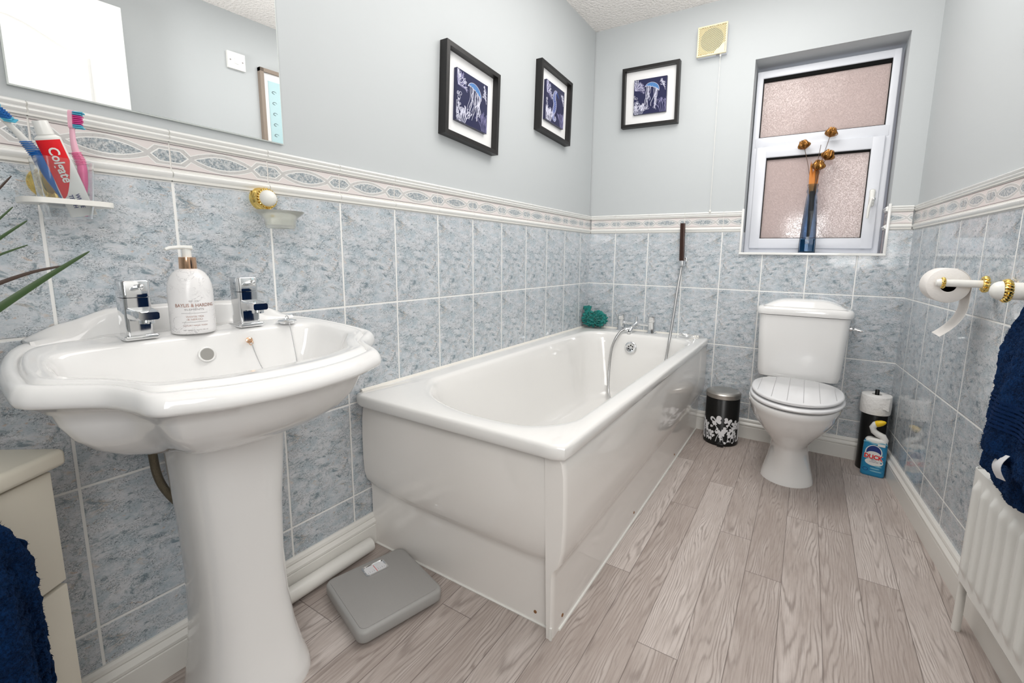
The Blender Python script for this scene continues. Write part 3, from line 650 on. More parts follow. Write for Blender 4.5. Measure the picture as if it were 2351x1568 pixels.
# raised back ledge with curved shoulders
m = M(); rings = []
ctl = [(-.228, .796), (-.215, .803), (-.19, .815), (-.165, .822), (-.145, .829), (-.125, .8365), (-.10, .841), (0, .843), (.10, .841), (.125, .8365), (.145, .829), (.165, .822), (.19, .815), (.215, .803), (.228, .796)]
for p in smooth([(d, z, 0) for d, z in ctl], 5):
    d, h = p.x, p.y; k = min(1, max(.12, (h-.796)/.04)); dp = .024+.018*(1-k)
    rings.append([(.002, YB+d, .785), (.002, YB+d, h), (.010, YB+d, h+.001), (.018, YB+d, h-.002*k), (.023, YB+d, h-.010*k), (dp+.002, YB+d, lerp(.795, h, .35)), (dp+.010, YB+d, .797), (dp+.016, YB+d, .788)])
m.loft(rings, 0, True, True, True); build('back_ledge', m, 'ceramic', t, sharp=60)
m = M(); rings = []
for z, wx, wy, cx in ((.604, .099, .099, .165), (.52, .095, .094, .163), (.42, .090, .087, .160), (.30, .087, .083, .160), (.20, .089, .085, .162), (.12, .095, .092, .165), (.06, .103, .102, .170), (.025, .110, .110, .175), (.008, .112, .112, .177), (0, .112, .112, .177)):
    ring_ = []
    for k in range(48):
        a = 2*PI*k/48; ca, sa = math.cos(a), math.sin(a); e = .72
        ring_.append((cx+wx*math.copysign(abs(ca)**e, ca), YB+.005+wy*math.copysign(abs(sa)**e, sa), z))
    rings.append(ring_)
m.loft(rings, 0, True, True, True); build('pedestal', m, 'ceramic', t, sharp=60)
m = M(); oa = Vector((1, 0, .25)).normalized(); oc3 = Vector((.1318, -2.152, .745))
m.lathe([(.0155, -.006), (.0155, .0012), (.0138, .0022), (.0125, .0012), (.0125, -.004)], oc3, oa, 24); ovb = build('overflow', m, 'ceramic', t)
m = M(); m.lathe([(.0126, -.002), (.0126, 0.0004), (.0001, .0004)], oc3, oa, 24); build('overflow_opening', m, 'steel', ovb)
# basin taps
def basin_tap(y, label):
    zt = .7885; x = .088
    t = thing('basin_tap', label, 'tap', (x, y, zt), group='pair of square chrome basin taps')
    m = M(); m.loft([[(x+a, y+b, z) for a, b in rrect(0, 0, h, h, .004)] for h, z in ((.0255, zt), (.0265, zt+.002), (.0265, zt+.006), (.0250, zt+.008))], 0, True, True, True); build('base_plate', m, 'chrome', t)
    m = M(); m.loft([[(x+a, y+b, z) for a, b in rrect(0, 0, .0205, .0205, .006)] for z in (zt+.008, zt+.078)], 0, True, True, True); build('body', m, 'chrome', t)
    m = M(); m.loft([[(x+a, y+b, z) for a, b in rrect(0, 0, h, h, .006)] for h, z in ((.0195, zt+.0785), (.0205, zt+.0795), (.0208, zt+.108), (.0195, zt+.110))], 0, True, True, True)
    hd = build('tap_head', m, 'chrome', t)
    m = M(); m.tube([(x+.020, y, zt+.098), (x+.040, y, zt+.100)], .0055, 12); m.ball((x+.041, y, zt+.100), .006, 12); build('tap_lever', m, 'chrome', hd)
    m = M(); zs = zt+.050
    m.loft([[(xx, y+a, zs+b-dz) for a, b in rrect(0, 0, h, v_, .004)] for xx, h, v_, dz in ((x+.015, .0185, .011, 0), (x+.035, .018, .010, .001), (x+.060, .017, .0085, .002), (x+.066, .015, .007, .0025))], 0, True, True, True)
    m.lathe([(.0115, 0), (.0115, .010), (.010, .012)], (x+.052, y, zs-.017), (0, 0, 1), 18); build('spout', m, 'chrome', t); return t
basin_tap(-2.246, 'square chrome basin tap nearest the toothbrush cup, left of the soap bottle')
basin_tap(-2.051, 'square chrome basin tap right of the soap bottle, below the soap dish')
# plug on its chain
t = thing('basin_plug', 'chrome basin plug lying on the right of the basin ledge with ball chain', 'plug', (.116, -1.976, .79))
m = M(); m.lathe([(.0155, 0), (.0155, .003), (.020, .004), (.0205, .0065), (.019, .008), (.008, .010), (.001, .0105)], (.116, -1.974, .787), (0, 0, 1), 26); m.tube([(.116+.006*math.cos(a), -1.974, .799+.006*math.sin(a)) for a in [2*PI*i/14 for i in range(15)]], .0012, 6); build('stopper', m, 'chrome', t)
ch = smooth([(.138, -2.068, .757), (.146, -2.066, .735), (.160, -2.060, .70), (.18, -2.045, .66), (.20, -2.025, .640), (.19, -2.000, .655), (.165, -1.985, .70), (.146, -1.979, .740), (.134, -1.977, .772), (.123, -1.975, .797)], 9)
m = M()
for a, b in zip(ch, ch[1:]): m.ball(a, .0016, 6); m.ball((a+b)/2, .0016, 6)
build('ball_chain', m, 'chrome', t)
m = M(); m.lathe([(.007, 0), (.007, .002), (.004, .004)], (.1325, -2.070, .762), oa, 14); m.tube([(.138, -2.069+.004*math.cos(a), .757+.005*math.sin(a)) for a in [2*PI*i/14 for i in range(15)]], .001, 6); build('chain_stay', m, 'copper', t)
# soap bottle
t = thing('soap_bottle', 'marbled white hand wash pump bottle standing between the two basin taps', 'soap bottle', (.094, -2.156, .789))
bx, by, z0 = .094, -2.156, .789
m = M(); m.lathe([(.0355, 0), (.0378, .002), (.038, .008), (.038, .085), (.0365, .100), (.033, .112), (.027, .122), (.020, .128), (.013, .131)], (bx, by, z0), n=48); bot = build('bottle', m, 'marblebottle', t, sharp=50)
m = M(); m.lathe([(.0145, .129), (.015, .131), (.0145, .153), (.013, .1535)], (bx, by, z0), n=28); build('collar', m, 'copper', t)
m = M(); m.lathe([(.0078, .1535), (.0078, .170), (.011, .171), (.011, .173), (.0075, .1745)], (bx, by, z0), n=20)
m.tube([(bx+.006, by+.008, z0+.1725), (bx+.0, by-.012, z0+.173), (bx+.004, by-.030, z0+.171), (bx+.006, by-.038, z0+.168)], [.0045, .0042, .0036, .003], 10); build('pump', m, 'white', t)
va = math.atan2(-2.576-by, 1.178-bx)+.10
def wrapb(a, h, r=.03825): 
    an = va+a/.038; return Vector((bx+r*math.cos(an), by+r*math.sin(an), z0+h))
m = M()
put_text(m, 'EST 1970', .0042, lambda a, b: wrapb(a, .0665+b), 1); put_text(m, 'BAYLIS & HARDING', .0094, lambda a, b: wrapb(a+.003, .0580+b), 0, squash=.86, bold=.00012); put_text(m, 'ELEMENTS', .0052, lambda a, b: wrapb(a*1.35, .0500+b), 1)
put_text(m, 'WHITE TEA', .0048, lambda a, b: wrapb(a*1.2, .0355+b), 0); put_text(m, '& NEROLI', .0048, lambda a, b: wrapb(a*1.2, .0300+b), 0)
put_text(m, 'LUXURY HAND WASH', .0040, lambda a, b: wrapb(a, .0178+b), 0); put_text(m, 'NET 500ML e 16.9 FL.OZ. US', .0034, lambda a, b: wrapb(a, .0085+b), 1)
for h in (.0425, .0245): m.add([wrapb(-.022+.0044*i, h+d_) for i in range(11) for d_ in (0, .0006)], [(2*i, 2*i+2, 2*i+3, 2*i+1) for i in range(10)], 1)
build('label_print', m, ['inkrose', 'inkgrey'], bot, recalc=False)

# ------------------------------------------------------------------ wall accessories by the basin
def rose(m, c, ax, r=.026):  # fluted brass rose
    m.lathe([(r*1.15, 0), (r*1.15, .004), (r*1.0, .010), (r*.82, .016), (r*.82, .020)], c, ax, 32)
def fluted(m, c, ax, r, w_, n=22):
    ax = Vector(ax).normalized(); a = ax.orthogonal().normalized(); b = ax.cross(a); c = Vector(c)
    for k in range(n):
        an = 2*PI*k/n; d = a*math.cos(an)+b*math.sin(an); d2 = a*math.cos(an+.22)+b*math.sin(an+.22)
        P = smooth([c+d*r*.90, c+(d*.8+d2*.2)*r*1.0+ax*w_*.2, c+(d*.5+d2*.5)*r*1.06+ax*w_*.5, c+(d*.2+d2*.8)*r*1.0+ax*w_*.8, c+d2*r*.90+ax*w_], 2); hw = PI*r/n*.92
        m.tube(P, [hw*(.6+.4*math.sin(PI*i/(len(P)-1))) for i in range(len(P))], 8)
    m.lathe([(r*.96, 0), (r*.96, w_)], c, ax, 28)
t = thing('soap_dish', 'frosted glass soap dish on a brass and white wall mount right of the basin taps', 'soap dish', (0, -1.952, 1.086))
m = M(); rose(m, (0, -1.952, 1.085), (1, 0, 0), .025); fluted(m, (.018, -1.952, 1.085), (1, 0, 0), .022, .010); fl = build('wall_mount', m, 'brass', t)
m = M(); m.lathe([(.0195, .028), (.0190, .034), (.015, .042), (.008, .0465), (.0005, .048)], (0, -1.952, 1.085), (1, 0, 0), 26); build('knob', m, 'whitesat', t)
m = M(); m.tube([(.026, -1.952, 1.062), (.04, -1.952, 1.052), (.045, -1.952, 1.045)], .004, 8); build('bracket_arm', m, 'brass', fl)
m = M(); m.lathe([(.024, .002), (.030, .0), (.032, .004), (.034, .020), (.038, .026), (.050, .036), (.0525, .040), (.050, .040), (.036, .030), (.030, .022), (.028, .008), (.0005, .006)], (.077, -1.952, 1.012), n=40, fy=1.0); build('dish', m, 'frostdish', t)
t = thing('toothbrush_holder', 'white wall bracket holding a clear cup of toothbrushes', 'toothbrush holder', (0, -2.325, 1.03))
m = M()
cx, cy = .085, -2.318
o1 = rrect(cx, cy, .040, .056, .028, 8); i1 = rrect(cx, cy, .0305, .0315, .024, 8)
m.loft([[(x, y, z) for x, y in ps] for ps, z in ((i1, 1.028), (o1, 1.028), (o1, 1.0365), (i1, 1.0365), (i1, 1.028))], 0, True)
m.rbox(.006, .05, cy-.012, cy+.012, 1.027, 1.036, .002); hold = build('ring', m, 'whitesat', t)
m = M(); rose(m, (0, cy-.0, 1.07), (1, 0, 0), .024); m.tube([(.012, cy, 1.06), (.02, cy, 1.04), (.028, cy, 1.034)], .005, 8); build('wall_mount', m, 'brass', t)
t = thing('tumbler', 'clear plastic tumbler holding two toothbrushes and a tube in the wall bracket', 'cup', (cx, cy, 1.0))
m = M(); m.loft([[(x, y, z) for x, y in rrect(cx, cy, h, h, h*.45, 8)] for h, z in ((.0235, 1.003), (.0255, 1.003), (.0295, 1.028), (.0345, 1.102), (.0330, 1.102), (.0280, 1.030), (.0245, 1.007))], 0, True, True, True); build('cup', m, 'clear', t, sharp=50)
def brush(name, pts, radii, hand, neck, label, bris, bris2, out):
    t = thing(name, label, 'toothbrush', pts[0], group='toothbrushes in the tumbler')
    P = smooth(pts, 8); n = len(P)
    rr = [lerp(radii[min(int(i/8), len(radii)-1)], radii[min(int(i/8)+1, len(radii)-1)], (i % 8)/8) for i in range(n)]
    k = int(n*.56)
    m = M(); m.tube(P[:k+1], rr[:k+1], 12, flat=.8); 
    for q in range(k-2, k+6): m.tube([P[q]+Vector((rr[q]*1.1*math.cos(a), rr[q]*1.1*math.sin(a), .0015*math.sin(a))) for a in [2*PI*i/10 for i in range(11)]], .0008, 5)
    build('grip', m, hand, t)
    m = M(); m.tube(P[k:], rr[k:], 12, flat=.6); build('neck', m, neck, t)
    tip, pre = P[-1], P[-6]; d = (tip-pre).normalized(); out = Vector(out).normalized(); sd = d.cross(out).normalized()
    m = M(); hc = tip+d*.010
    m.loft([[hc+d*a+sd*b+out*h for a, b in rrect(0, 0, .0155, .0065, .006)] for h in (-.003, -.0015, .0015, .0025)], 0, True, True, True); hd = build('head', m, hand if name == 'x' else neck, t)
    m = M(); mm2 = M()
    for i in range(9):
        for j in range(4):
            b0 = hc+d*(-.0125+.0031*i)+sd*(-.0042+.0028*j)+out*.002; L = .011+(.002 if i in (0, 8) else 0)+random.uniform(-.0006, .0006)
            (mm2 if i in (0, 1, 7, 8) else m).tube([b0, b0+out*L+d*random.uniform(-.0004, .0004)], .00115, 5)
    build('bristles', m, bris, hd); build('bristle_tuft', mm2, bris2, hd)
    return t
brush('toothbrush', [(.075, -2.302, 1.012), (.080, -2.318, 1.045), (.085, -2.334, 1.075), (.090, -2.346, 1.102), (.094, -2.358, 1.122), (.098, -2.370, 1.139), (.102, -2.382, 1.152)], [.0065, .0085, .0085, .0075, .006, .0045, .0035], 'blue', 'white', 'blue and white toothbrush leaning left in the tumbler', 'bristle', 'cyan', (.5, .85, -.1))
brush('toothbrush', [(.080, -2.297, 1.012), (.082, -2.297, 1.040), (.084, -2.294, 1.070), (.084, -2.293, 1.097), (.083, -2.298, 1.118), (.083, -2.300, 1.140), (.083, -2.299, 1.162)], [.0055, .0065, .0075, .0072, .0055, .0042, .0035], 'pink', 'pinkl', 'pink toothbrush standing at the right of the tumbler', 'magenta', 'cyan', (.55, .8, 0))
# toothpaste tube, cap uppermost
t = thing('toothpaste_tube', 'red and white toothpaste tube standing cap up in the tumbler', 'toothpaste', (.09, -2.306, 1.012))
pb, pt_ = Vector((.088, -2.299, 1.012)), Vector((.099, -2.334, 1.133)); ax = (pt_-pb).normalized(); fr = Vector((.93, -.30, 0)); fr = (fr-ax*fr.dot(ax)).normalized(); sd = ax.cross(fr); Lt = (pt_-pb).length
def tubept(a, h, out=0):  # a across, h along, follow the tube's front
    k = h/Lt; wd = lerp(.0170, .0158, k); dp = lerp(.0015, .0125, min(1, k*1.05)); q = max(-1, min(1, a/wd)); return pb+ax*h+sd*a+fr*(dp*math.sqrt(max(0, 1-q*q))+out)
m = M(); rings = []
for i in range(13):
    k = i/12; wd = lerp(.0170, .0158, k); dp = lerp(.0015, .0125, min(1, k*1.05)); rings.append([pb+ax*Lt*k+sd*wd*math.cos(a)+fr*dp*math.sin(a) for a in [2*PI*j/28 for j in range(28)]])
rings.append([pt_+ax*.004+sd*.011*math.cos(a)+fr*.009*math.sin(a) for a in [2*PI*j/28 for j in range(28)]])
m.loft(rings, 0, True, True, True); tb = build('tube', m, 'white', t)
m = M(); m.lathe([(.0095, 0), (.0105, .001), (.0095, .020), (.009, .0215)], pt_+ax*.004, ax, 24); build('cap', m, 'white', t)
m = M(); g_ = []
for i in range(15):
    h = lerp(.030, Lt-.003, i/14); lo = lerp(.0155, -.0135, min(1, i/8)) if i < 8 else -.0135
    lo = .0148-.0285*min(1, (i/9))**.7; g_.append([tubept(-lerp(lo, .0150, j/10), h, .0004) for j in range(11)])
m.sheet(g_, 0)
put_text(m, 'Colgate', .0185, lambda a, b: tubept(b*.95-.000, Lt-.042-a, .0016), 1, bold=.0004, squash=.95)
put_text(m, 'WHITE', .0075, lambda a, b: tubept(b+.0055-.002, .026-a, .0012), 2, bold=.0002); put_text(m, 'TEETH', .0075, lambda a, b: tubept(b-.003-.002+.0, .026-a, .0012), 2, bold=.0002)
build('tube_print', m, ['red', 'white', 'inkblue'], tb, recalc=False)

# ------------------------------------------------------------------ mirror
t = thing('wall_mirror', 'large frameless mirror on the left wall above the basin', 'mirror', (-.006, -2.12, 1.23))
m = M(); m.box(.0005, .0012, -2.349, -1.889, 1.2285, 1.98); build('glass', m, 'mirror', t)
m = M(); m.box(-.006, .0005, -2.351, -1.887, 1.2265, 1.982); build('edge', m, 'mirroredge', t)

# ------------------------------------------------------------------ pictures
def coral(m, base, d, L, depth, put, w_, mi, rnd, spread=.55):
    tip = (base[0]+d[0]*L, base[1]+d[1]*L)
    m.tube([put(*base), put(*tip)], w_, 5, mi)
    if depth:
        for k in range(rnd.choice((2, 3))):
            a = math.atan2(d[1], d[0])+rnd.uniform(-spread, spread)*1.3; f = rnd.uniform(.45, 1)
            coral(m, (base[0]+d[0]*L*f, base[1]+d[1]*L*f), (math.cos(a), math.sin(a)), L*.68, depth-1, put, w_*.8, mi, rnd, spread)
def clipput(put, h):
    return lambda a, b: put(max(-h, min(h, a)), max(-h, min(h, b)))
def picture(name, label, P, kind, seed):
    """P(a, b, out): a to the right, b up, out of the wall"""
    t = thing(name, label, 'picture', P(0, 0, 0), group='box framed sea prints'); rnd = random.Random(seed); h = .159
    m = M(); fw = .0165
    def bar(a0, a1, b0, b1, o0, o1, mm, mi=0):
        ps = [P(a, b, o) for a in (a0, a1) for b in (b0, b1) for o in (o0, o1)]; mm.add(ps, [(0, 1, 3, 2), (4, 6, 7, 5), (0, 4, 5, 1), (2, 3, 7, 6), (0, 2, 6, 4), (1, 5, 7, 3)], mi)
    bar(-h, -h+fw, -h, h, 0, .034, m); bar(h-fw, h, -h, h, 0, .034, m); bar(-h+fw, h-fw, h-fw, h, 0, .034, m); bar(-h+fw, h-fw, -h, -h+fw, 0, .034, m); build('frame', m, 'frame', t)
    m = M(); bar(-h+fw, h-fw, -h+fw, h-fw, .002, .008, m); build('backing_card', m, 'mount', t)
    m = M(); q = .092; bar(-q, q, -q, q, .008, .022, m); cv = build('canvas', m, 'navyart', t)
    m = M(); put0 = lambda a, b: P(a, b, .0223); put = clipput(put0, .0905)
    for k in range(9):
        a = lerp(-.2, 2.9, k/8)*.62+.0; coral(m, (-.085, .035), (math.cos(a), math.sin(a)), .027, 3, put, .0011, 0 if k % 2 else 2, rnd)
    for k in range(6): coral(m, (.060+.006*k, -.09), (math.cos(1.9-.16*k), math.sin(1.9-.16*k)), .034, 3, put, .0009, 2, rnd, .4)
    for k in range(4): coral(m, (.085, .02+.012*k), (math.cos(1.9+.2*k), math.sin(1.9+.2*k)), .018, 3, put, .0009, 0, rnd, .5)
    for k in range(7): coral(m, (-.085+.007*k, -.092), (math.cos(1.7-.1*k), math.sin(1.7-.1*k)), .030, 3, put, .0012, 0, rnd, .5)
    for k in range(16):
        ca, cb = -.083+rnd.uniform(-.006, .016), -.06+rnd.uniform(-.03, .07); rr_ = rnd.uniform(.003, .007); m.tube([put(ca+rr_*math.cos(a), cb+rr_*math.sin(a)) for a in [2*PI*i/10 for i in range(11)]], .0008, 5, 0)
    if kind == 'jelly':
        tl = .35; n = 24
        def bell(a, b): x, y = a*math.cos(-tl)-b*math.sin(-tl), a*math.sin(-tl)+b*math.cos(-tl); return (x+.010, y+.034)
        up = [(.042*math.cos(PI*i/n), .034*math.sin(PI*i/n)) for i in range(n+1)]; lo = [(.042*math.cos(PI*i/n), .012*math.sin(PI*i/n)+.002*math.sin(i*2.2)) for i in range(n, -1, -1)]
        m.add([P(*bell(*p), .0226) for p in up+lo], [(i, i+1, 2*n-i, 2*n+1-i) for i in range(n)], 1)
        m.tube([P(*bell(*p), .0228) for p in up], .0010, 5, 0); m.tube([P(*bell(*p), .0228) for p in lo], .0015, 5, 0)
        for k in range(11):
            f = .1+.8*k/10; i = int(f*n); m.tube([P(*bell(*up[i]), .0228), P(*bell(up[i][0]*.96, up[i][1]*.55+.006), .0228), P(*bell(*lo[n-i]), .0228)], .0006, 4, 2)
        for k in range(18):
            i = int((.18+.64*rnd.random())*n); a0, b0 = bell(*lo[n-i]); ph = rnd.uniform(0, 6); am = rnd.uniform(.003, .008); L = rnd.uniform(.06, .118); dr_ = rnd.uniform(-.22, .02)
            m.tube([put(a0+dr_*L*s_+am*math.sin(s_*7+ph)*s_**.5*(1.3 if k > 12 else 1), b0-L*s_) for s_ in [j/22 for j in range(23)]], .0013 if k < 7 else .0007, 5, 0)
    else:
        sp_ = smooth([(.012, .062, 0), (-.002, .060, 0), (-.010, .046, 0), (-.012, .025, 0), (-.004, .004, 0), (-.008, -.022, 0), (-.018, -.045, 0), (-.016, -.066, 0), (-.002, -.074, 0), (.008, -.064, 0), (.002, -.056, 0)], 6)
        wd = [lerp(.004, .014, min(1, i/16)) if i < 30 else lerp(.014, .003, min(1, (i-30)/25)) for i in range(len(sp_))]
        L_, R2 = [], []
        for i, p in enumerate(sp_):
            d = (sp_[min(i+1, len(sp_)-1)]-sp_[max(i-1, 0)]).normalized(); nn = Vector((-d.y, d.x, 0)); L_.append(p+nn*wd[i]); R2.append(p-nn*wd[i])
        m.add([P(p.x, p.y, .0226) for p in L_]+[P(p.x, p.y, .0226) for p in R2], [(i, i+1, len(sp_)+i+1, len(sp_)+i) for i in range(len(sp_)-1)], 3)
        for i in range(0, len(sp_), 2): m.tube([P(L_[i].x, L_[i].y, .0229), P(sp_[i].x, sp_[i].y, .0229), P(R2[i].x, R2[i].y, .0229)], .0007, 4, 0)
        m.tube([P(p.x, p.y, .0229) for p in L_], .0009, 5, 0); m.tube([P(p.x, p.y, .0229) for p in R2], .0009, 5, 0)
        m.tube([P(.008, .060, .0226), P(.022, .050, .0226), (P(.032, .042, .0226))], [.0040, .0022, .0014], 8, 3)
    build('sea_print', m, ['artwhite', 'artblue', 'artgrey', 'artblue2'], cv, recalc=False)
def wallP(y0, z0, rot):
    c, s_ = math.cos(rot), math.sin(rot); return lambda a, b, o: Vector((-.006+o, y0+a*c-b*s_, z0+a*s_+b*c))
picture('framed_picture', 'black framed jellyfish picture on the left wall, nearest the mirror', wallP(-1.151, 1.536, -.055), 'jelly', 1)
picture('framed_picture', 'black framed seahorse picture on the left wall, nearest the corner', wallP(-.503, 1.706, -.045), 'horse', 2)
picture('framed_picture', 'black framed jellyfish picture on the window wall, below the fan', lambda a, b, o: Vector((.341+a*.9995+b*-.012, .006-o, 1.843+b+a*-.02)), 'jelly', 5)

# ------------------------------------------------------------------ extractor fan with pull cord
t = thing('extractor_fan', 'yellowed square extractor fan with slanted louvres high on window wall', 'fan', (.655, .006, 2.055))
fx, fz, fh = .655, 2.056, .0715
m = M(); m.rbox(fx-fh, fx+fh, -.022, .006, fz-fh, fz+fh, .004, 0); m.box(fx-fh+.006, fx+fh-.006, -.0222, -.021, fz-fh+.006, fz+fh-.006, 1); build('housing', m, ['pvc', 'creamdark'], t)
m = M(); m.lathe([(.055, 0), (.055, .0012)], (fx-.002, -.0222, fz+.004), (0, -1, 0), 36); build('opening', m, 'dark', t)
m = M(); ring(m, fx-fh, fx+fh, fz-fh, fz+fh, .007, -.034, -.021, r=.002)
for k in range(-11, 14):
    c0 = k*.0112; a0 = max(-fh+.006, -fh+.006-c0 if False else -fh+.006)
    pts = []
    for i in range(41):
        a = lerp(-fh+.006, fh-.006, i/40); b = a*1.25+c0
        if abs(b) < fh-.006 and not (a-b > .095): pts.append((fx+a, -.031, fz+b))
    if len(pts) > 2: m.tube([pts[0], pts[-1]], .0021, 6)
m.add([(fx+fh-.008, -.0325, fz-fh+.007), (fx+fh-.008, -.0325, fz-.02), (fx+.012, -.0325, fz-fh+.007)], [(0, 1, 2)]); m.tube([(fx+fh-.008, -.031, fz-.022), (fx+.014, -.031, fz-fh+.008)], .003, 6)
gr = build('grille', m, 'cream', t, recalc=False)
m = M(); m.box(fx+.022, fx+.040, -.026, -.012, fz-fh-.0015, fz-fh); build('switch_mark', m, 'inkgrey', t)
t = thing('pull_cord', 'thin white pull cord hanging from the extractor fan to the border', 'cord', (.698, -.016, 1.98))
m = M(); m.tube([(.698, -.016, fz-fh), (.699, -.016, 1.6), (.700, -.016, 1.215)], .0011, 6); build('cord', m, 'whitesat', t)
m = M(); m.ball((.700, -.016, 1.208), (.0055, .0055, .008), 12); build('bead', m, 'whitesat', t); m = M(); m.lathe([(.004, 0), (.005, .012)], (.698, -.016, fz-fh-.010), n=12); build('cord_stop', m, 'white', t)

# ------------------------------------------------------------------ bottle vase and dried flowers on the sill
bx, by, bz = 1.160, .048, WZ0+.0022
t = thing('glass_bottle_vase', 'tall square tapered blue glass bottle on window sill', 'vase', (bx, by, bz))
def sq(h, z, r=.3): return [(bx+a, by+b, bz+z) for a, b in rrect(0, 0, h, h, h*r, 5)]
m = M(); m.loft([sq(.0345, 0), sq(.036, .002), sq(.0355, .05), sq(.030, .17), sq(.0235, .270, .6), sq(.0205, .285, .9), sq(.0215, .292, .99), sq(.0245, .296, .99), sq(.0245, .305, .99), sq(.0215, .310, .99), sq(.0215, .323, .99), sq(.0235, .325, .99), sq(.0235, .333, .99), sq(.0170, .333, .99), sq(.0165, .285, .99), sq(.0265, .16), sq(.0320, .05), sq(.0320, .008)], 0, True, True, True); build('bottle', m, 'blueglass', t, sharp=50)
m = M(); m.loft([sq(.0312, .009), sq(.0312, .068)], 0, True, True, True); build('blue_base', m, 'inkwater', t)
def seed_head(name, label, pts, r, seed):
    t = thing(name, label, 'dried flower', pts[0], group='gilded dried flower stems'); rnd = random.Random(seed)
    P = smooth(pts, 6); m = M(); m.tube(P, .0013, 6); build('stem', m, 'stem', t)
    c = P[-1]; d = (P[-1]-P[-4]).normalized(); a = d.orthogonal().normalized(); b = d.cross(a); m = M()
    m.ball(c+d*r*.75, r*.52, 12, 1)
    for ring_i, (nn, rad, ln) in enumerate(((9, 1.18, 1.65), (9, .95, 1.95), (7, .60, 2.05), (4, .3, 2.0))):
        for k in range(nn):
            an = 2*PI*k/nn+ring_i*.4+rnd.uniform(-.15, .15); q = a*math.cos(an)+b*math.sin(an); sd_ = d.cross(q)
            g_ = []
            for i in range(7):
                s_ = i/6; cr = r*rad*math.sin(min(1, s_*1.15)*PI*.86)**.8; wv = r*.21*math.sin(PI*min(1, s_*.85+.12))+.0005
                ctr = c+d*r*ln*s_+q*cr; ctr = ctr+q*r*.22*max(0, s_-.75)*4; g_.append([ctr-sd_*wv, ctr+q*wv*.7, ctr+sd_*wv])
            m.sheet(g_, 0, .0009)
    build('seed_head', m, ['bronze', 'dark'], t); return t
nk = (bx, by, bz+.30)
seed_head('dried_flower', 'dried seed head on the left, leaning out on a thin bare stem', [(bx-.004, by, bz+.02), (bx-.010, by, bz+.30), (bx-.024, by-.004, bz+.40), (bx-.050, by-.008, bz+.500)], .022, 1)
seed_head('dried_flower', 'highest dried seed head, leaning right on a thin bare stem', [(bx+.002, by, bz+.02), (bx+.008, by, bz+.30), (bx+.022, by-.004, bz+.42), (bx+.048, by-.008, bz+.545)], .022, 2)
seed_head('dried_flower', 'dried seed head at right, just above the lowest one', [(bx+.004, by-.002, bz+.02), (bx+.010, by-.002, bz+.30), (bx+.022, by-.010, bz+.39), (bx+.040, by-.016, bz+.440)], .024, 3)
seed_head('dried_flower', 'lowest dried seed head, right above the bottle mouth and orange leaves', [(bx+.0, by-.004, bz+.02), (bx+.006, by-.006, bz+.30), (bx+.009, by-.018, bz+.36), (bx+.012, by-.026, bz+.393)], .024, 4)
m = M()
for k in range(11):
    a = -1.1+2.2*k/10; x0_, dx = bx+.004*math.sin(k*2.1), .010*math.sin(k*1.7); hh = .44+.022*math.sin(k*2.6); g_ = []
    for i in range(9):
        s_ = i/8; wv = .0065*math.sin(PI*min(1, .25+s_*.75)); c_ = Vector((x0_+dx*s_+.009*math.cos(k), by+.006*math.sin(k*1.3), bz+lerp(.285, hh-.02, s_))); g_.append([c_+Vector((-wv, 0, 0)), c_+Vector((0, -.002, 0)), c_+Vector((wv, 0, 0))])
    m.sheet(g_, 0, .0008)
m.tube([(bx, by, bz+.022), (bx+.001, by, bz+.12), (bx+.002, by, bz+.22), (bx, by, bz+.30)], [.0025, .008, .0125, .0135], 10, 1)
tag(build('dried_leaf_bundle', m, ['orange', 'stem'], loc=(bx, by, bz+.05)), 'bundle of upright orange dried leaves in the neck of the blue bottle', 'dried leaves')
m = M(); m.tube(smooth([(bx, by, bz+.03), (bx+.004, by, bz+.3), (bx+.008, by-.002, bz+.42), (bx+.016, by-.004, bz+.515)], 6), [.002]*12+[.0012]*7, 6)
tag(build('dried_grass_blade', m, 'stem', loc=(bx, by, bz+.05)), 'single thin dark dry blade rising between the dried seed heads', 'dried grass')

# ------------------------------------------------------------------ toilet
t = thing('toilet', 'white close coupled toilet with planked lid under the window', 'toilet', (1.178, -.35, 0))
tx = 1.178
def rr3(hx, hy, cy, z, r=.03, cx=tx, front_bow=0):
    out = []
    for a, b in rrect(0, 0, hx, hy, r, 6):
        if b < 0: b -= front_bow*(1-(a/hx)**2)
        out.append((cx+a, cy+b, z))
    return out
m = M(); m.loft([rr3(.150, .070, -.108, .400, .03, tx-.004, .008), rr3(.166, .084, -.108, .404, .035, tx-.004, .010), rr3(.172, .088, -.108, .43, .035, tx-.004, .012), rr3(.181, .092, -.104, .62, .035, tx-.003, .014), rr3(.184, .094, -.104, .700, .035, tx-.002, .014)], 0, True, True, True); build('cistern', m, 'ceramic', t, sharp=50)
m = M(); m.loft([rr3(.176, .088, -.104, .700, .035, tx-.002, .014), rr3(.192, .099, -.106, .703, .035, tx-.002, .016), rr3(.195, .101, -.106, .712, .035, tx-.002, .016), rr3(.194, .100, -.106, .728, .035, tx-.002, .016), rr3(.188, .095, -.106, .737, .035, tx-.002, .016), rr3(.176, .086, -.104, .741, .03, tx-.002, .014)], 0, True, True, True)
rings = []
for b, hgt in ((-.092, .741), (-.080, .757), (-.066, .764), (-.02, .767), (.05, .766), (.080, .757), (.086, .741)):
    rings.append([(tx-.002+lerp(-.168, .168, i/24), -.104+b, lerp(.741, hgt, 1) if False else .741+(hgt-.741)*min(1, 1.25*(1-abs(lerp(-1, 1, i/24))**2.6))+.010*(1-lerp(-1, 1, i/24)**2)*(1 if hgt > .75 else 0)) for i in range(25)])
m.loft(rings, 0, False); build('cistern_lid', m, 'ceramic', t, sharp=45)
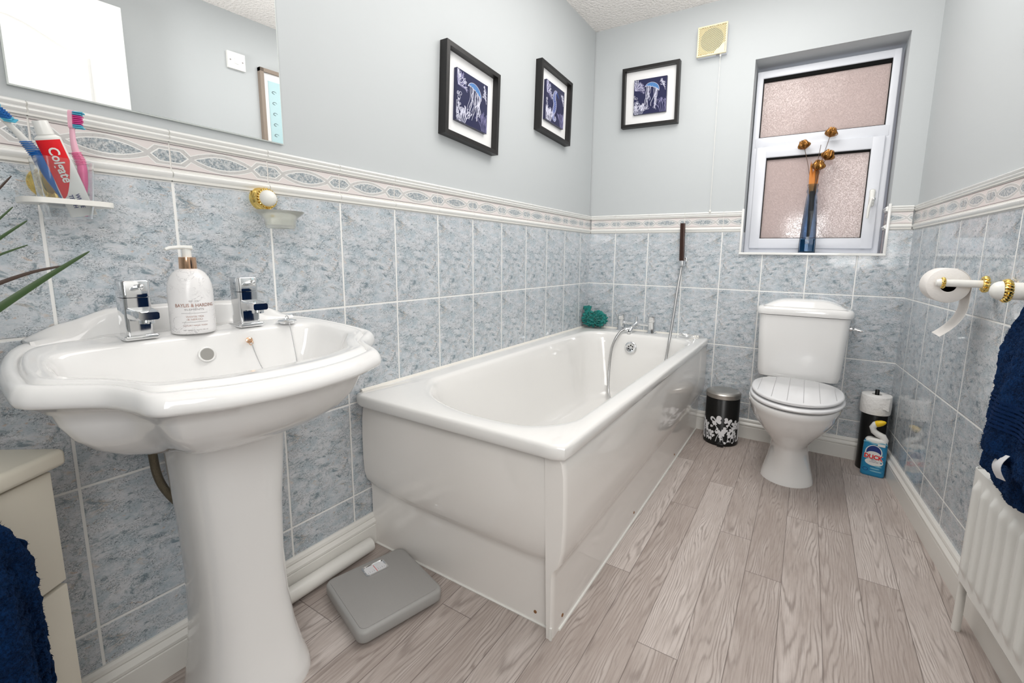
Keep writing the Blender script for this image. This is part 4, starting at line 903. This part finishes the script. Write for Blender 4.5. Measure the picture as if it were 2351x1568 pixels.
m = M(); m.lathe([(.011, 0), (.011, .008)], (tx+.182, -.15, .655), (1, 0, 0), 14); m.tube([(tx+.190, -.15, .655), (tx+.204, -.154, .654), (tx+.232, -.156, .649)], [.006, .009, .005], 12, flat=.8); build('flush_lever', m, 'chrome', t)
def egg(sx, y0, y1, z, x_=tx, n=56, sq_=.06):
    """plan of the seat: flat-ish back, round front; y0 front, y1 back"""
    cy = lerp(y0, y1, .56); out = []
    for k in range(n):
        a = 2*PI*k/n; ca, sa = math.cos(a), math.sin(a); ry = (y1-cy) if sa > 0 else (cy-y0); e = .80 if sa > 0 else 1.0
        out.append((x_+sx*math.copysign(abs(ca)**(e if sa > 0 else .96), ca), cy+ry*math.copysign(abs(sa)**(.8 if sa > 0 else .98), sa), z))
    return out
def ell(hx, yf, yb, z, e=1): return egg(hx, yf, yb, z)
rings = [ell(.060, -.50, -.30, .355), ell(.10, -.57, -.26, .366), ell(.166, -.652, -.215, .374), ell(.174, -.662, -.205, .372), ell(.176, -.664, -.20, .362), ell(.172, -.656, -.20, .345), ell(.168, -.648, -.20, .335), ell(.168, -.640, -.19, .322), ell(.157, -.614, -.17, .285), ell(.134, -.575, -.15, .245), ell(.105, -.535, -.14, .205), ell(.083, -.506, -.13, .172)]
def foot(hx, yf, yb, z, lobe):
    out = []
    for (x, y, _) in egg(hx, yf, yb, z):
        a = math.atan2(y-lerp(yf, yb, .56), x-tx); k = 1+lobe*.5*(math.cos(4*a)*-1)*(1 if y < lerp(yf, yb, .6) else 0); out.append((tx+(x-tx)*k, lerp(yf, yb, .56)+(y-lerp(yf, yb, .56))*k, z))
    return out
rings += [foot(.076, -.498, -.13, .150, .03), foot(.076, -.500, -.13, .12, .08), foot(.080, -.506, -.13, .08, .20), foot(.089, -.518, -.13, .035, .29), foot(.094, -.528, -.13, .010, .33), foot(.095, -.530, -.13, 0, .33)]
rings = [[(x-.006, y, z) for x, y, z in r] for r in rings]
m = M(); m.loft(rings, 0, True, True, True); bw = build('bowl', m, 'ceramic', t, sharp=60)
m = M(); m.rbox(tx-.13, tx+.10, -.20, -.02, .335, .402, .012); build('shelf', m, 'ceramic', t)
m = M(); m.loft([ell(.168, -.648, -.225, .3785), ell(.175, -.660, -.22, .380), ell(.178, -.665, -.218, .3865), ell(.176, -.662, -.22, .393), ell(.168, -.650, -.228, .395)], 0, True, True, True); st = build('seat', m, 'seatwhite', t, sharp=60)
m = M(); m.loft([ell(.160, -.632, -.235, .3995), ell(.169, -.646, -.228, .401), ell(.173, -.651, -.226, .406), ell(.172, -.650, -.228, .412), ell(.166, -.640, -.234, .4155)], 0, True, True, True); ld = build('lid', m, 'seatwhite', t, sharp=60)
m = M()
for k in range(-2, 4):
    x = tx-.028+.056*k; q = abs((x-tx)/.165)
    if q < .97:
        yf = lerp(-.640, -.234, .56)-(lerp(-.640, -.234, .56)+.640)*math.sqrt(1-q*q)+.004; yb = lerp(-.640, -.234, .56)+.178*(1-q**3)**.5-.004
        m.box(x-.0011, x+.0011, yf, yb, .4148, .4159)
build('plank_groove', m, 'groove', ld)
m = M(); m.tube([(tx-.115, -.232, .390), (tx+.085, -.232, .390)], .008, 12); build('hinge', m, 'chrome', t)

# ------------------------------------------------------------------ spare roll stand and cleaner
sx_, sy_ = 1.497, -.076
t = thing('toilet_roll_stand', 'black cylindrical spare toilet roll stand in the right back corner', 'roll stand', (sx_, sy_, 0))
m = M(); m.lathe([(.049, 0), (.050, .002), (.050, .266), (.049, .268)], (sx_, sy_, 0), n=36); build('canister', m, 'black', t)
m = M(); m.lathe([(.0085, .268), (.0085, .376), (.007, .378)], (sx_, sy_, 0), n=16); build('pole', m, 'black', t)
m = M(); g_ = []
prof2 = [(.019, .270), (.050, .2695), (.0575, .271), (.0585, .276), (.0590, .310), (.0580, .352), (.0560, .3555), (.019, .356), (.019, .270)]
m.lathe(prof2, (sx_, sy_, 0), n=48)
m.v = [Vector((sx_+(p.x-sx_)*(1+.018*noise.noise(p*60)), sy_+(p.y-sy_)*(1+.018*noise.noise(p*60+Vector((5, 0, 0)))), p.z)) for p in m.v]
g_ = [[Vector((sx_+(.0605+.002*j)*math.cos(-1.25+.06*j), sy_+(.0605+.002*j)*math.sin(-1.25+.06*j), .30+.05*i/4+.003*math.sin(i*2+j))) for j in range(6)] for i in range(5)]; m.sheet(g_, 0, .0012)
tag(build('toilet_roll', m, 'paper2', loc=(sx_, sy_, .27), sharp=60), 'white toilet roll on the black stand beside the toilet', 'toilet roll')
bx, by = 1.505, -.152; 
t = thing('cleaner_bottle', 'blue toilet cleaner bottle with a bent neck and yellow cap on the floor', 'cleaner bottle', (bx, by, 0))
rz = -.12
def cb(a, b, z): return Vector((bx+a*math.cos(rz)-b*math.sin(rz), by+a*math.sin(rz)+b*math.cos(rz), z))
def sect(h, d, z, ox=0): return [cb(a+ox, b, z) for a, b in rrect(0, 0, h, d, min(h, d)*.75, 6)]
m = M(); m.loft([sect(.041, .019, 0), sect(.0445, .0215, .004), sect(.0445, .0215, .010), sect(.044, .0213, .12), sect(.0430, .021, .150), sect(.0395, .020, .163), sect(.033, .019, .170)], 0, True, True, True); bd = build('body', m, 'duckblue', t, sharp=50)
m = M(); m.loft([sect(.0415, .0206, .1555), sect(.0392, .0204, .1635), sect(.034, .019, .171), sect(.026, .017, .174)], 0, True, True, True)
m.tube([cb(.026, 0, .150), cb(.028, 0, .172), cb(.022, 0, .185), cb(.004, 0, .192), cb(-.012, 0, .203), cb(-.018, 0, .220), cb(-.010, 0, .236), cb(.002, 0, .243)], [.017, .0165, .0145, .0135, .013, .013, .013, .013], 16); build('neck', m, 'white', t, sharp=60)
m = M(); m.lathe([(.0138, 0), (.0138, .010), (.012, .022), (.007, .033), (.003, .037), (.0005, .038)], cb(-.006, 0, .238), cb(.9, -.15, 1)-cb(0, 0, 0.55), 20); build('cap', m, 'yellow', t)
def fd(a, z, out=.0222): 
    q = abs(a)/.0445; return cb(a, -out+max(0, q-.62)**2*.06, z)
def disc(mm, ca, cz, ra, rz_, out, mi, a0=0, a1=2*PI, n=28): mm.add([fd(ca, cz, out)]+[fd(ca+ra*math.cos(lerp(a0, a1, i/n)), cz+rz_*math.sin(lerp(a0, a1, i/n)), out) for i in range(n+1)], [(0, i+1, i+2) for i in range(n)], mi)
m = M(); disc(m, -.003, .112, .031, .034, .0224, 1); disc(m, -.003, .113, .027, .030, .0225, 2); disc(m, -.003, .101, .0265, .016, .0226, 1)
disc(m, .002, .068, .033, .018, .0224, 1); disc(m, -.026, .030, .010, .008, .0224, 2); disc(m, -.026, .030, .008, .0062, .0225, 4)
for k in range(5): disc(m, .012+.006*math.sin(k*2), .026+.006*k, .022-.002*k, .0035, .0224+.00005*k, 4 if k % 2 else 0)
m.add([fd(-.0435+.0087*i, .152+.004*math.sin(i)+d_, .0221) for i in range(11) for d_ in (0, .006)], [(2*i, 2*i+2, 2*i+3, 2*i+1) for i in range(10)], 0)
m.add([fd(.008+.003*i, .144-.000*i+d_, .0226) for i in range(10) for d_ in (0, .012)], [(2*i, 2*i+2, 2*i+3, 2*i+1) for i in range(9)], 1)
put_text(m, 'DUCK', .0275, lambda a, b: fd(a-.003, .0905+b+a*-.05, .0229), 1, bold=.0022, squash=.86); put_text(m, 'DUCK', .0275, lambda a, b: fd(a-.003, .0905+b+a*-.05, .0231), 3, bold=.0010, squash=.86)
put_text(m, 'TOTAL', .0065, lambda a, b: fd(a, .0745+b, .0229), 2); put_text(m, 'ACTION GEL', .0058, lambda a, b: fd(a+.002, .0675+b, .0229), 2)
build('label_print', m, ['ducklight', 'white', 'ducknavy', 'red', 'duckblue'], bd, recalc=False)

# ------------------------------------------------------------------ pedal bin
px0, py0 = .852, -.122
t = thing('pedal_bin', 'black pedal bin with white butterflies and steel lid beside the bathtub', 'bin', (px0, py0, 0))
m = M(); m.lathe([(.083, 0), (.0855, .003), (.0855, .012), (.0835, .016), (.0825, .245), (.080, .248)], (px0, py0, 0), n=48); bd = build('bin_body', m, 'black', t, sharp=50)
m = M(); m.lathe([(.0835, .246), (.0855, .248), (.0855, .268), (.083, .2715), (.070, .2775), (.040, .281), (.0005, .282)], (px0, py0, 0), n=48); build('bin_lid', m, 'steel', t, sharp=35)
m = M(); va = math.atan2(-2.576-py0, 1.178-px0)-.05
def bp(a, z, r=.0842): an = va+a/.083; return Vector((px0+r*math.cos(an), py0+r*math.sin(an), z))
m.rbox(-.016, .016, -.010, .016, .004, .020, .003, 0, Matrix.Translation(bp(.006, 0, .091))@Matrix.Rotation(va-PI/2+PI, 4, 'Z')); build('pedal', m, 'black', t)
rnd = random.Random(11); m = M()
def blob(a, z, pts, mi=0, out=.0841): m.add([bp(a, z, out)]+[bp(a+x, z+y, out) for x, y in pts], [(0, i+1, (i+1) % len(pts)+1) for i in range(len(pts))], mi)
def butterfly(a, z, s_, rot):
    for sg in (-1, 1):
        for (ln, wd, an) in ((.024, .011, .75), (.016, .009, -.35)):
            pts = []
            for k in range(14):
                th = 2*PI*k/14; x = ln*.5*(1+math.cos(th)); y = wd*math.sin(th)*(.4+.6*x/ln); c_, s2 = math.cos(an), math.sin(an); X, Y = sg*(x*c_-y*s2), x*s2+y*c_; c3, s3 = math.cos(rot), math.sin(rot); pts.append(((X*c3-Y*s3)*s_, (X*s3+Y*c3)*s_))
            blob(a, z, pts)
for k in range(-13, 14):
    a0 = k*.0185+rnd.uniform(-.006, .006); dr_ = rnd.choice((-1, 1)); hh = rnd.uniform(.05, .105)
    st_ = smooth([(a0, .022, 0), (a0+.006*dr_, .022+hh*.4, 0), (a0+.018*dr_, .022+hh*.8, 0), (a0+.036*dr_, .022+hh, 0), (a0+.044*dr_, .018+hh*.86, 0)], 5)
    m.tube([bp(p.x, p.y, .0836) for p in st_], .0016, 6)
    for q in range(7):
        p = rnd.choice(st_); f = rnd.uniform(.005, .0095); blob(p.x+rnd.uniform(-.012, .012), p.y+rnd.uniform(-.006, .010), [(f*math.cos(2*PI*i/15)*(.6+.4*abs(math.cos(2.5*2*PI*i/15))), f*math.sin(2*PI*i/15)*(.6+.4*abs(math.cos(2.5*2*PI*i/15)))) for i in range(15)], 0, .0841+.0001*q)
for a, z, s_, r_ in ((-.020, .128, 1.5, .3), (.034, .131, 1.05, -.3), (.075, .118, .9, .5), (-.075, .100, .8, -.2), (.010, .060, .8, .2), (-.04, .050, .7, -.5), (.055, .055, .8, 0), (.12, .10, 1, .1), (-.13, .12, 1, .1)): butterfly(a, z, s_, r_)
build('butterfly_print', m, 'label', bd, recalc=False)

# ------------------------------------------------------------------ bathroom scale
t = thing('bathroom_scale', 'grey mechanical bathroom scale on the floor in front of the bath end panel', 'scale', (.240, -1.824, 0), rz=math.radians(-15.5))
m = M(); hx_, hy_ = .124, .117
def sr(h, v_, z, r=.022): return [(a, b, z) for a, b in rrect(0, 0, h, v_, r, 6)]
m.loft([sr(hx_-.010, hy_-.010, .010), sr(hx_-.002, hy_-.002, .012), sr(hx_, hy_, .016), sr(hx_, hy_, .036), sr(hx_-.002, hy_-.002, .042), sr(hx_-.008, hy_-.008, .0445)], 0, True, True, True); build('casing', m, 'scalegrey', t, local=True, sharp=50)
m = M(); m.loft([sr(hx_-.010, hy_-.010, .0440, .016), sr(hx_-.010, hy_-.010, .0458, .016), sr(hx_-.013, hy_-.013, .0465, .014)], 0, True, True, True); build('rubber_mat', m, 'scalemat', t, local=True)
m = M(); wx, wy = -.076, .010
def wr(h, v_, z, r=.008): return [(wx+a, wy+b, z) for a, b in rrect(0, 0, h, v_, r, 5)]
m.loft([wr(.0235, .0330, .0455), wr(.0235, .0330, .0492), wr(.0205, .0300, .0500), wr(.0185, .0280, .0478), wr(.0185, .028, .0455)], 0, True); build('dial_bezel', m, 'chrome', t, local=True)
m = M(); m.loft([wr(.0185, .0285, .0466), wr(.0185, .0285, .0470)], 0, True, True, True); dl = build('dial', m, 'label', t, local=True)
m = M(); m.box(wx-.016, wx+.016, wy-.0006, wy+.0006, .0471, .0474, 0)
for k in range(9):
    yy = wy-.024+.006*k; m.box(wx+.006-(k % 2)*.003, wx+.011, yy-.0003, yy+.0003, .0471, .0473, 1)
build('dial_marks', m, ['redneedle', 'inkgrey'], dl, local=True)
for sx2, sy2 in ((-1, -1), (1, -1), (-1, 1), (1, 1)):
    m = M(); m.lathe([(.012, 0), (.013, .003), (.012, .013)], (sx2*.095, sy2*.088, 0), n=14); build('foot', m, 'dark', t, local=True)

# ------------------------------------------------------------------ pipes
m = M(); m.tube([(.0455, -1.712, .0305), (.0455, -2.15, .0305)], .0215, 20); tag(build('waste_pipe', m, 'gloss', loc=(.0455, -1.95, 0)), 'white waste pipe along the left baseboard running into the bath panel', 'pipe')
m = M(); m.tube(smooth([(.075, -2.243, .60), (.075, -2.240, .55), (.075, -2.236, .50), (.074, -2.222, .455), (.073, -2.19, .395), (.074, -2.16, .35)], 6), .0075, 12); tag(build('flexible_hose', m, 'braid', loc=(.075, -2.24, .55)), 'dark braided tap hose curving down behind the washbasin pedestal', 'hose')

# ------------------------------------------------------------------ toilet roll holder on the right wall
t = thing('toilet_roll_holder', 'brass and white toilet roll holder on the right wall', 'toilet roll holder', rw(.87, 0, .9))
ya, za = -.868, .899
xw = W+RX*.868
m = M(); m.lathe([(.010, 0), (.010, .022)], (xw, ya, za), (-1, 0, 0), 14); build('wall_stud', m, 'frostdish', t)
m = M(); fluted(m, (xw-.022, ya, za), (-1, 0, 0), .0185, .012, 12); build('brass_ring', m, 'brass', t); m = M(); fluted(m, (xw-.113, ya, za), (-1, 0, 0), .0135, .008, 16); build('brass_ring', m, 'brass', t)
m = M(); m.lathe([(.0105, .033), (.0105, .112)], (xw, ya, za), (-1, 0, 0), 20); m.lathe([(.0115, .121), (.011, .127), (.008, .132), (.0005, .134)], (xw, ya, za), (-1, 0, 0), 20); ar = build('arm', m, 'whitesat', t)
m = M(); m.tube([(xw-.100, ya+.006, za), (xw-.100, -.738, za)], .006, 12); build('spindle', m, 'whitesat', ar)
rx0, rz0 = xw-.100, za-.008
m = M(); m.lathe([(.0185, 0), (.049, 0), (.0503, .002), (.0503, .098), (.049, .1), (.0185, .1), (.0185, 0)], (rx0, -.846, rz0), (0, 1, 0), 48)
g_ = []
for i in range(24):
    s_ = i/23
    if s_ < .3: a = lerp(1.25, 0, s_/.3); px_, pz_ = rx0+.0512*math.cos(a), rz0+.0512*math.sin(a)
    else:
        q = (s_-.3)/.7; px_ = rx0+.0512-.002*q-.052*max(0, q-.35)**2/.42; pz_ = rz0-.155*q+.020*max(0, q-.6)**2
    g_.append([Vector((px_, lerp(-.845, -.747, j/6)+.0006*math.sin(i*2.1)*(j in (0, 6)), pz_+.0*j)) for j in range(7)])
m.sheet(g_, 0, .0010)
tag(build('toilet_roll', m, 'paper', loc=(rx0, -.80, rz0), sharp=60), 'toilet roll with a hanging tail on the brass wall holder', 'toilet roll')

# ------------------------------------------------------------------ towel rail, towel, radiator on the right
t = thing('towel_rail', 'white towel rail with brass ring on right wall over the radiator', 'towel rail', rw(1.22, 0, .9))
s0 = 1.245; zt = .899
ar0 = rw(s0, 0, zt)
m = M(); m.lathe([(.0185, -.004), (.0185, .112)], ar0, (-1, 0, 0), 24); m.lathe([(.0205, .126), (.0195, .132), (.016, .138), (.010, .1425), (.0005, .1445)], ar0, (-1, 0, 0), 24); a1 = build('arm', m, 'whitesat', t)
m = M(); fluted(m, rw(s0, .112, zt), (-1, 0, 0), .0215, .013, 20); build('brass_ring', m, 'brass', t)
m = M(); m.lathe([(.026, 0), (.024, .01)], ar0, (-1, 0, 0), 24); build('wall_rose', m, 'brass', t)
m = M(); m.tube([rw(s0, .075, zt), rw(1.9, .075, zt)], .0115, 16); build('rail', m, 'whitesat', t)
m = M(); m.lathe([(.0185, -.004), (.0185, .10)], rw(1.9, 0, zt), (-1, 0, 0), 24); build('arm', m, 'whitesat', t)
# towel over the rail
t = thing('hand_towel', 'navy blue terry towel hanging over the rail above the radiator', 'towel', rw(1.5, .08, .5))
def towel_pt(s_, v_, front):
    # v_: 0 at the rail top, down to the hem
    fold = .010*math.sin(s_*34+v_*2)+.006*math.sin(s_*71+1.3)
    if front: off = .094+.034*min(1, v_*3)+fold*min(1, v_*3)
    else: off = .063+.022*min(1, v_*2.5)+fold*.5*min(1, v_*3)
    return off
def drape(L_f, L_b, s_edge_f, s_edge_b):
    g_ = []; n = 40
    rows = [('f', lerp(L_f, .02, i/20)) for i in range(21)]+[('t', a) for a in (.25, .5, .75)]+[('b', lerp(.02, L_b, i/20)) for i in range(21)]
    for kind_, v_ in rows:
        row = []
        for j in range(n+1):
            q = j/n
            if kind_ == 'f':
                e = s_edge_f(v_); s_ = e+(1.80-e)*q; off = towel_pt(s_, v_, True); z = zt+.012-v_+.018*math.sin(s_*16+.5)*(v_/L_f)**4
            elif kind_ == 't':
                e = lerp(s_edge_f(.02), s_edge_b(.02), v_); s_ = e+(1.80-e)*q; off = lerp(.096, .062, v_); z = zt+.012+.010*math.sin(PI*v_)
            else:
                e = s_edge_b(v_); s_ = e+(1.80-e)*q; off = towel_pt(s_, v_, False); z = zt+.012-v_+.012*math.sin(s_*13)*(v_/L_b)**4
            row.append(rw(s_, off, z))
        g_.append(row)
    return g_
def ef(v_): return 1.300-.068*min(1, v_/.15)**.7+.035*max(0, min(1, (v_-.15)/.12))+.012*max(0, v_-.28)/.1+.004*math.sin(v_*40)
def eb(v_): return 1.335-.165*min(1, v_/.40)+.003*math.sin(v_*50)
G_ = drape(.345, .435, ef, eb)
def subdiv(g_, k):
    out = []
    for i in range(len(g_)-1):
        for a in range(k):
            r = []
            for j in range(len(g_[0])-1):
                for b in range(k):
                    ta, tb_ = a/k, b/k; r.append(g_[i][j]*(1-ta)*(1-tb_)+g_[i][j+1]*(1-ta)*tb_+g_[i+1][j]*ta*(1-tb_)+g_[i+1][j+1]*ta*tb_)
            r.append(g_[i][-1]*(1-a/k)+g_[i+1][-1]*a/k); out.append(r)
    r = []
    for j in range(len(g_[0])-1):
        for b in range(k): r.append(g_[-1][j]*(1-b/k)+g_[-1][j+1]*b/k)
    out.append(r+[g_[-1][-1]]); return out
G2 = subdiv(G_, 4)
G2 = [[p+Vector((-.0035*noise.noise(p*130), 0, .0025*noise.noise(p*170+Vector((3, 1, 0))))) for p in r] for r in G2]
m = M(); m.sheet(G2, 0, .006)
def tufts(m, grid, n, L, rnd, mi=0):
    h, wd = len(grid), len(grid[0])
    for _ in range(n):
        i, j = rnd.randrange(h-1), rnd.randrange(wd-1); p = grid[i][j].lerp(grid[i+1][j+1], rnd.random())
        nn = (grid[i+1][j]-grid[i][j]).cross(grid[i][j+1]-grid[i][j]).normalized()
        for sg in (1, -1):
            d = (nn*sg+Vector((rnd.uniform(-.6, .6), rnd.uniform(-.6, .6), rnd.uniform(-.8, .3)))).normalized()
            a = d.orthogonal().normalized()*L*.22; q = p+nn*sg*.0028
            m.add([q-a, q+a, q+d*L], [(0, 1, 2)], mi)
tufts(m, G2, 9000, .0042, random.Random(2))
tw = build('cloth', m, 'towel', t, sharp=180, recalc=False)
m = M()
for k in range(7):
    vv = .232+.0085*k; g_ = [[rw(ef(vv)+.002+(1.79-ef(vv))*q/60, towel_pt(ef(vv)+.002+(1.79-ef(vv))*q/60, vv, True)+.0048, zt+.012-vv+d_) for q in range(61)] for d_ in (0, -.0048)]; m.sheet(g_, 0, .0012)
build('woven_band', m, 'towelband', tw)
m = M(); g_ = [[rw(1.345+.045*q/8, .122+.010*math.sin(PI*i/8)+.004*q/8, .572-.052*i/8+.012*q/8) for q in range(9)] for i in range(9)]; m.sheet(g_, 0, .0008)
build('care_label', m, 'label', t)
t = thing('radiator', 'white ribbed panel radiator on the right wall under the towel', 'radiator', rw(1.5, 0, .1))
m = M(); Ls = [1.096, 1.104]; s_ = 1.104; pitch = .0445; r0, r1 = .150, .452
def fl_off(s__, z):
    if s__ < 1.112 : k = 0
    ph = ((s__-1.118) % pitch)/pitch; tri = max(0, min(1, (.30-abs(ph-.5))/.16)); e = min(1, max(0, (z-r0-.022)/.022))*min(1, max(0, (r1-.022-z)/.022)); return .070-.009*0+.0095*tri*e
nz = 60; ss = [1.098, 1.100, 1.106]+[1.112+pitch/12*i for i in range(int(.93/pitch*12))]; g_ = []
for i in range(nz+1):
    z = lerp(r0, r1, i/nz) if i not in (0, nz) else (r0 if i == 0 else r1)
    g_.append([rw(s__, fl_off(s__, z) if j > 2 else (.055, .064, .069)[j], z) for j, s__ in enumerate(ss)])
m.sheet(g_, 0, .0024); slab(m, 1.099, ss[-1], .040, .066, r0+.004, r1-.004, 0); build('panel', m, 'rad', t, sharp=60)
m = M(); m.tube([rw(1.101, .056, .135), rw(1.101, .056, .0)], .0095, 14); m.tube([rw(1.101, .056, .135), rw(1.112, .056, .152)], .010, 12); build('pipe', m, 'gloss', t)
m = M(); slab(m, 1.3, 1.34, -.0, .045, .2, .42, 0); build('wall_bracket', m, 'rad', t)

# ------------------------------------------------------------------ drawer unit, towel and plant in the near left corner
an = math.radians(-55)     # direction of the front face
ca, sa = math.cos(an), math.sin(an)
t = thing('drawer_unit', 'cream drawer unit standing at the left below the washbasin', 'cabinet', (.177, -2.398, 0), rz=an)
# local: +x runs along the front away from the visible corner, +y is out of the front
Lx, Dp, Hc = .34, .235, .640
m = M(); m.box(.006, Lx-.006, -Dp, -.018, .01, .615, 0); m.box(.006, Lx-.006, -Dp, -.03, 0, .012); build('carcass', m, 'cab', t, local=True)
m = M(); m.rbox(-.014, Lx+.014, -Dp-.004, .014, .612, Hc, .008); build('top', m, 'cab', t, local=True)
for z0_, z1_ in ((.418, .606), (.214, .412), (.016, .208)):
    m = M(); m.rbox(0, Lx, -.018, 0, z0_, z1_, .0025); d_ = build('drawer', m, 'cab', t, local=True)
    m = M(); zc = lerp(z0_, z1_, .62); m.lathe([(.034, 0.0002), (.034, .0006)], (Lx*.38, 0, zc), (0, 1, 0), 28, fx=1, fy=.42); build('finger_pull', m, 'groove', d_, local=True)
# fluffy navy towel over the drawer front
t = thing('bath_towel', 'fluffy navy bath towel hanging over the drawer unit at the left edge', 'towel', (.36, -2.56, .3))
def cl_(a, b, z): return Vector((0.177+a*ca-b*sa, -2.398+a*sa+b*ca, z))
ctl = [(.668, .165), (.640, .145), (.600, .122), (.54, .096), (.47, .082), (.40, .072), (.30, .066), (.20, .064), (.10, .068), (-.02, .082)]
g_ = []
for i in range(46):
    z = lerp(.66, .012, i/45); e = None
    for (za_, ea), (zb_, eb_) in zip(ctl, ctl[1:]):
        if zb_ <= z <= za_: e = lerp(eb_, ea, (z-zb_)/(za_-zb_))
    row = []
    for j in range(40):
        a = e+(.40-e)*j/39; b = .034+.016*math.sin(a*40+z*5)+.012*math.sin(a*75-z*9)+(.02 if j > 1 else .0)-(.025 if z > .645 else 0)
        row.append(cl_(a, b, z))
    g_.append(row)
top = [[cl_(.20+(.40-.20)*j/39, .03-.20*i/6, .66-.004*math.sin(i)) for j in range(40)] for i in range(6, 0, -1)]
GL = subdiv(g_, 3)
GL = [[p+Vector((noise.noise(p*90), noise.noise(p*90+Vector((7, 0, 0))), 0))*.004 for p in r] for r in GL]
m = M(); m.sheet(GL, 0, .010); m.sheet(top, 0, .010); tufts(m, GL, 30000, .0055, random.Random(4)); tw2 = build('cloth', m, 'towel', t, sharp=180, recalc=False)
# spiky plant on the drawer unit, only its leaf tips reach into the picture
pp = Vector((.235, -2.590, Hc))
t = thing('potted_plant', 'spiky plant at the left edge, only long thin leaf tips visible', 'plant', pp)
m = M(); m.lathe([(.045, 0), (.048, .004), (.060, .085), (.062, .09), (.056, .09), (.053, .07), (.0005, .07)], pp, n=32); pt2 = build('pot', m, 'terracotta', t); m = M(); m.lathe([(.053, .070), (.0005, .076)], pp, n=24); build('soil', m, 'soil', t)
cr = pp+Vector((0, 0, .08))
def leaf(tip, wid, mt_, lift=.06, base=None):
    b0 = Vector(base) if base else cr; tip = Vector(tip); mid = b0.lerp(tip, .55)+Vector((0, 0, lift)); P = smooth([b0, b0.lerp(mid, .5)+Vector((0, 0, lift*.35)), mid, mid.lerp(tip, .55)+Vector((0, 0, lift*.15)), tip], 7); g_ = []
    for i, p in enumerate(P):
        s_ = i/(len(P)-1); d = (P[min(i+1, len(P)-1)]-P[max(i-1, 0)]).normalized(); sd_ = d.cross(Vector((.75, -.3, .6))).normalized(); w2 = wid*(1-s_)**.6*min(1, .5+s_*3)+.0004; nn = d.cross(sd_); g_.append([p-sd_*w2, p+nn*w2*.35, p+sd_*w2])
    m = M(); m.sheet(g_, 0, .0009); build('leaf', m, mt_, t)
leaf((.2, -2.327, .952), .0085, 'leaf', .012); leaf((.2, -2.351, .931), .0050, 'leaf2', .050); leaf((.2, -2.392, .960), .0032, 'leaf', .045); leaf((.2, -2.389, .995), .0050, 'leaf', .030); leaf((.2, -2.401, 1.013), .0036, 'leaf', .02); leaf((.2, -2.398, 1.056), .0040, 'leaf2', .02)
for k in range(8):
    a = 2.6+k*.45; leaf(cr+Vector((.14*math.cos(a), -.10+.12*math.sin(a), .16+.03*math.sin(k*2))), .006, 'leaf', .06)
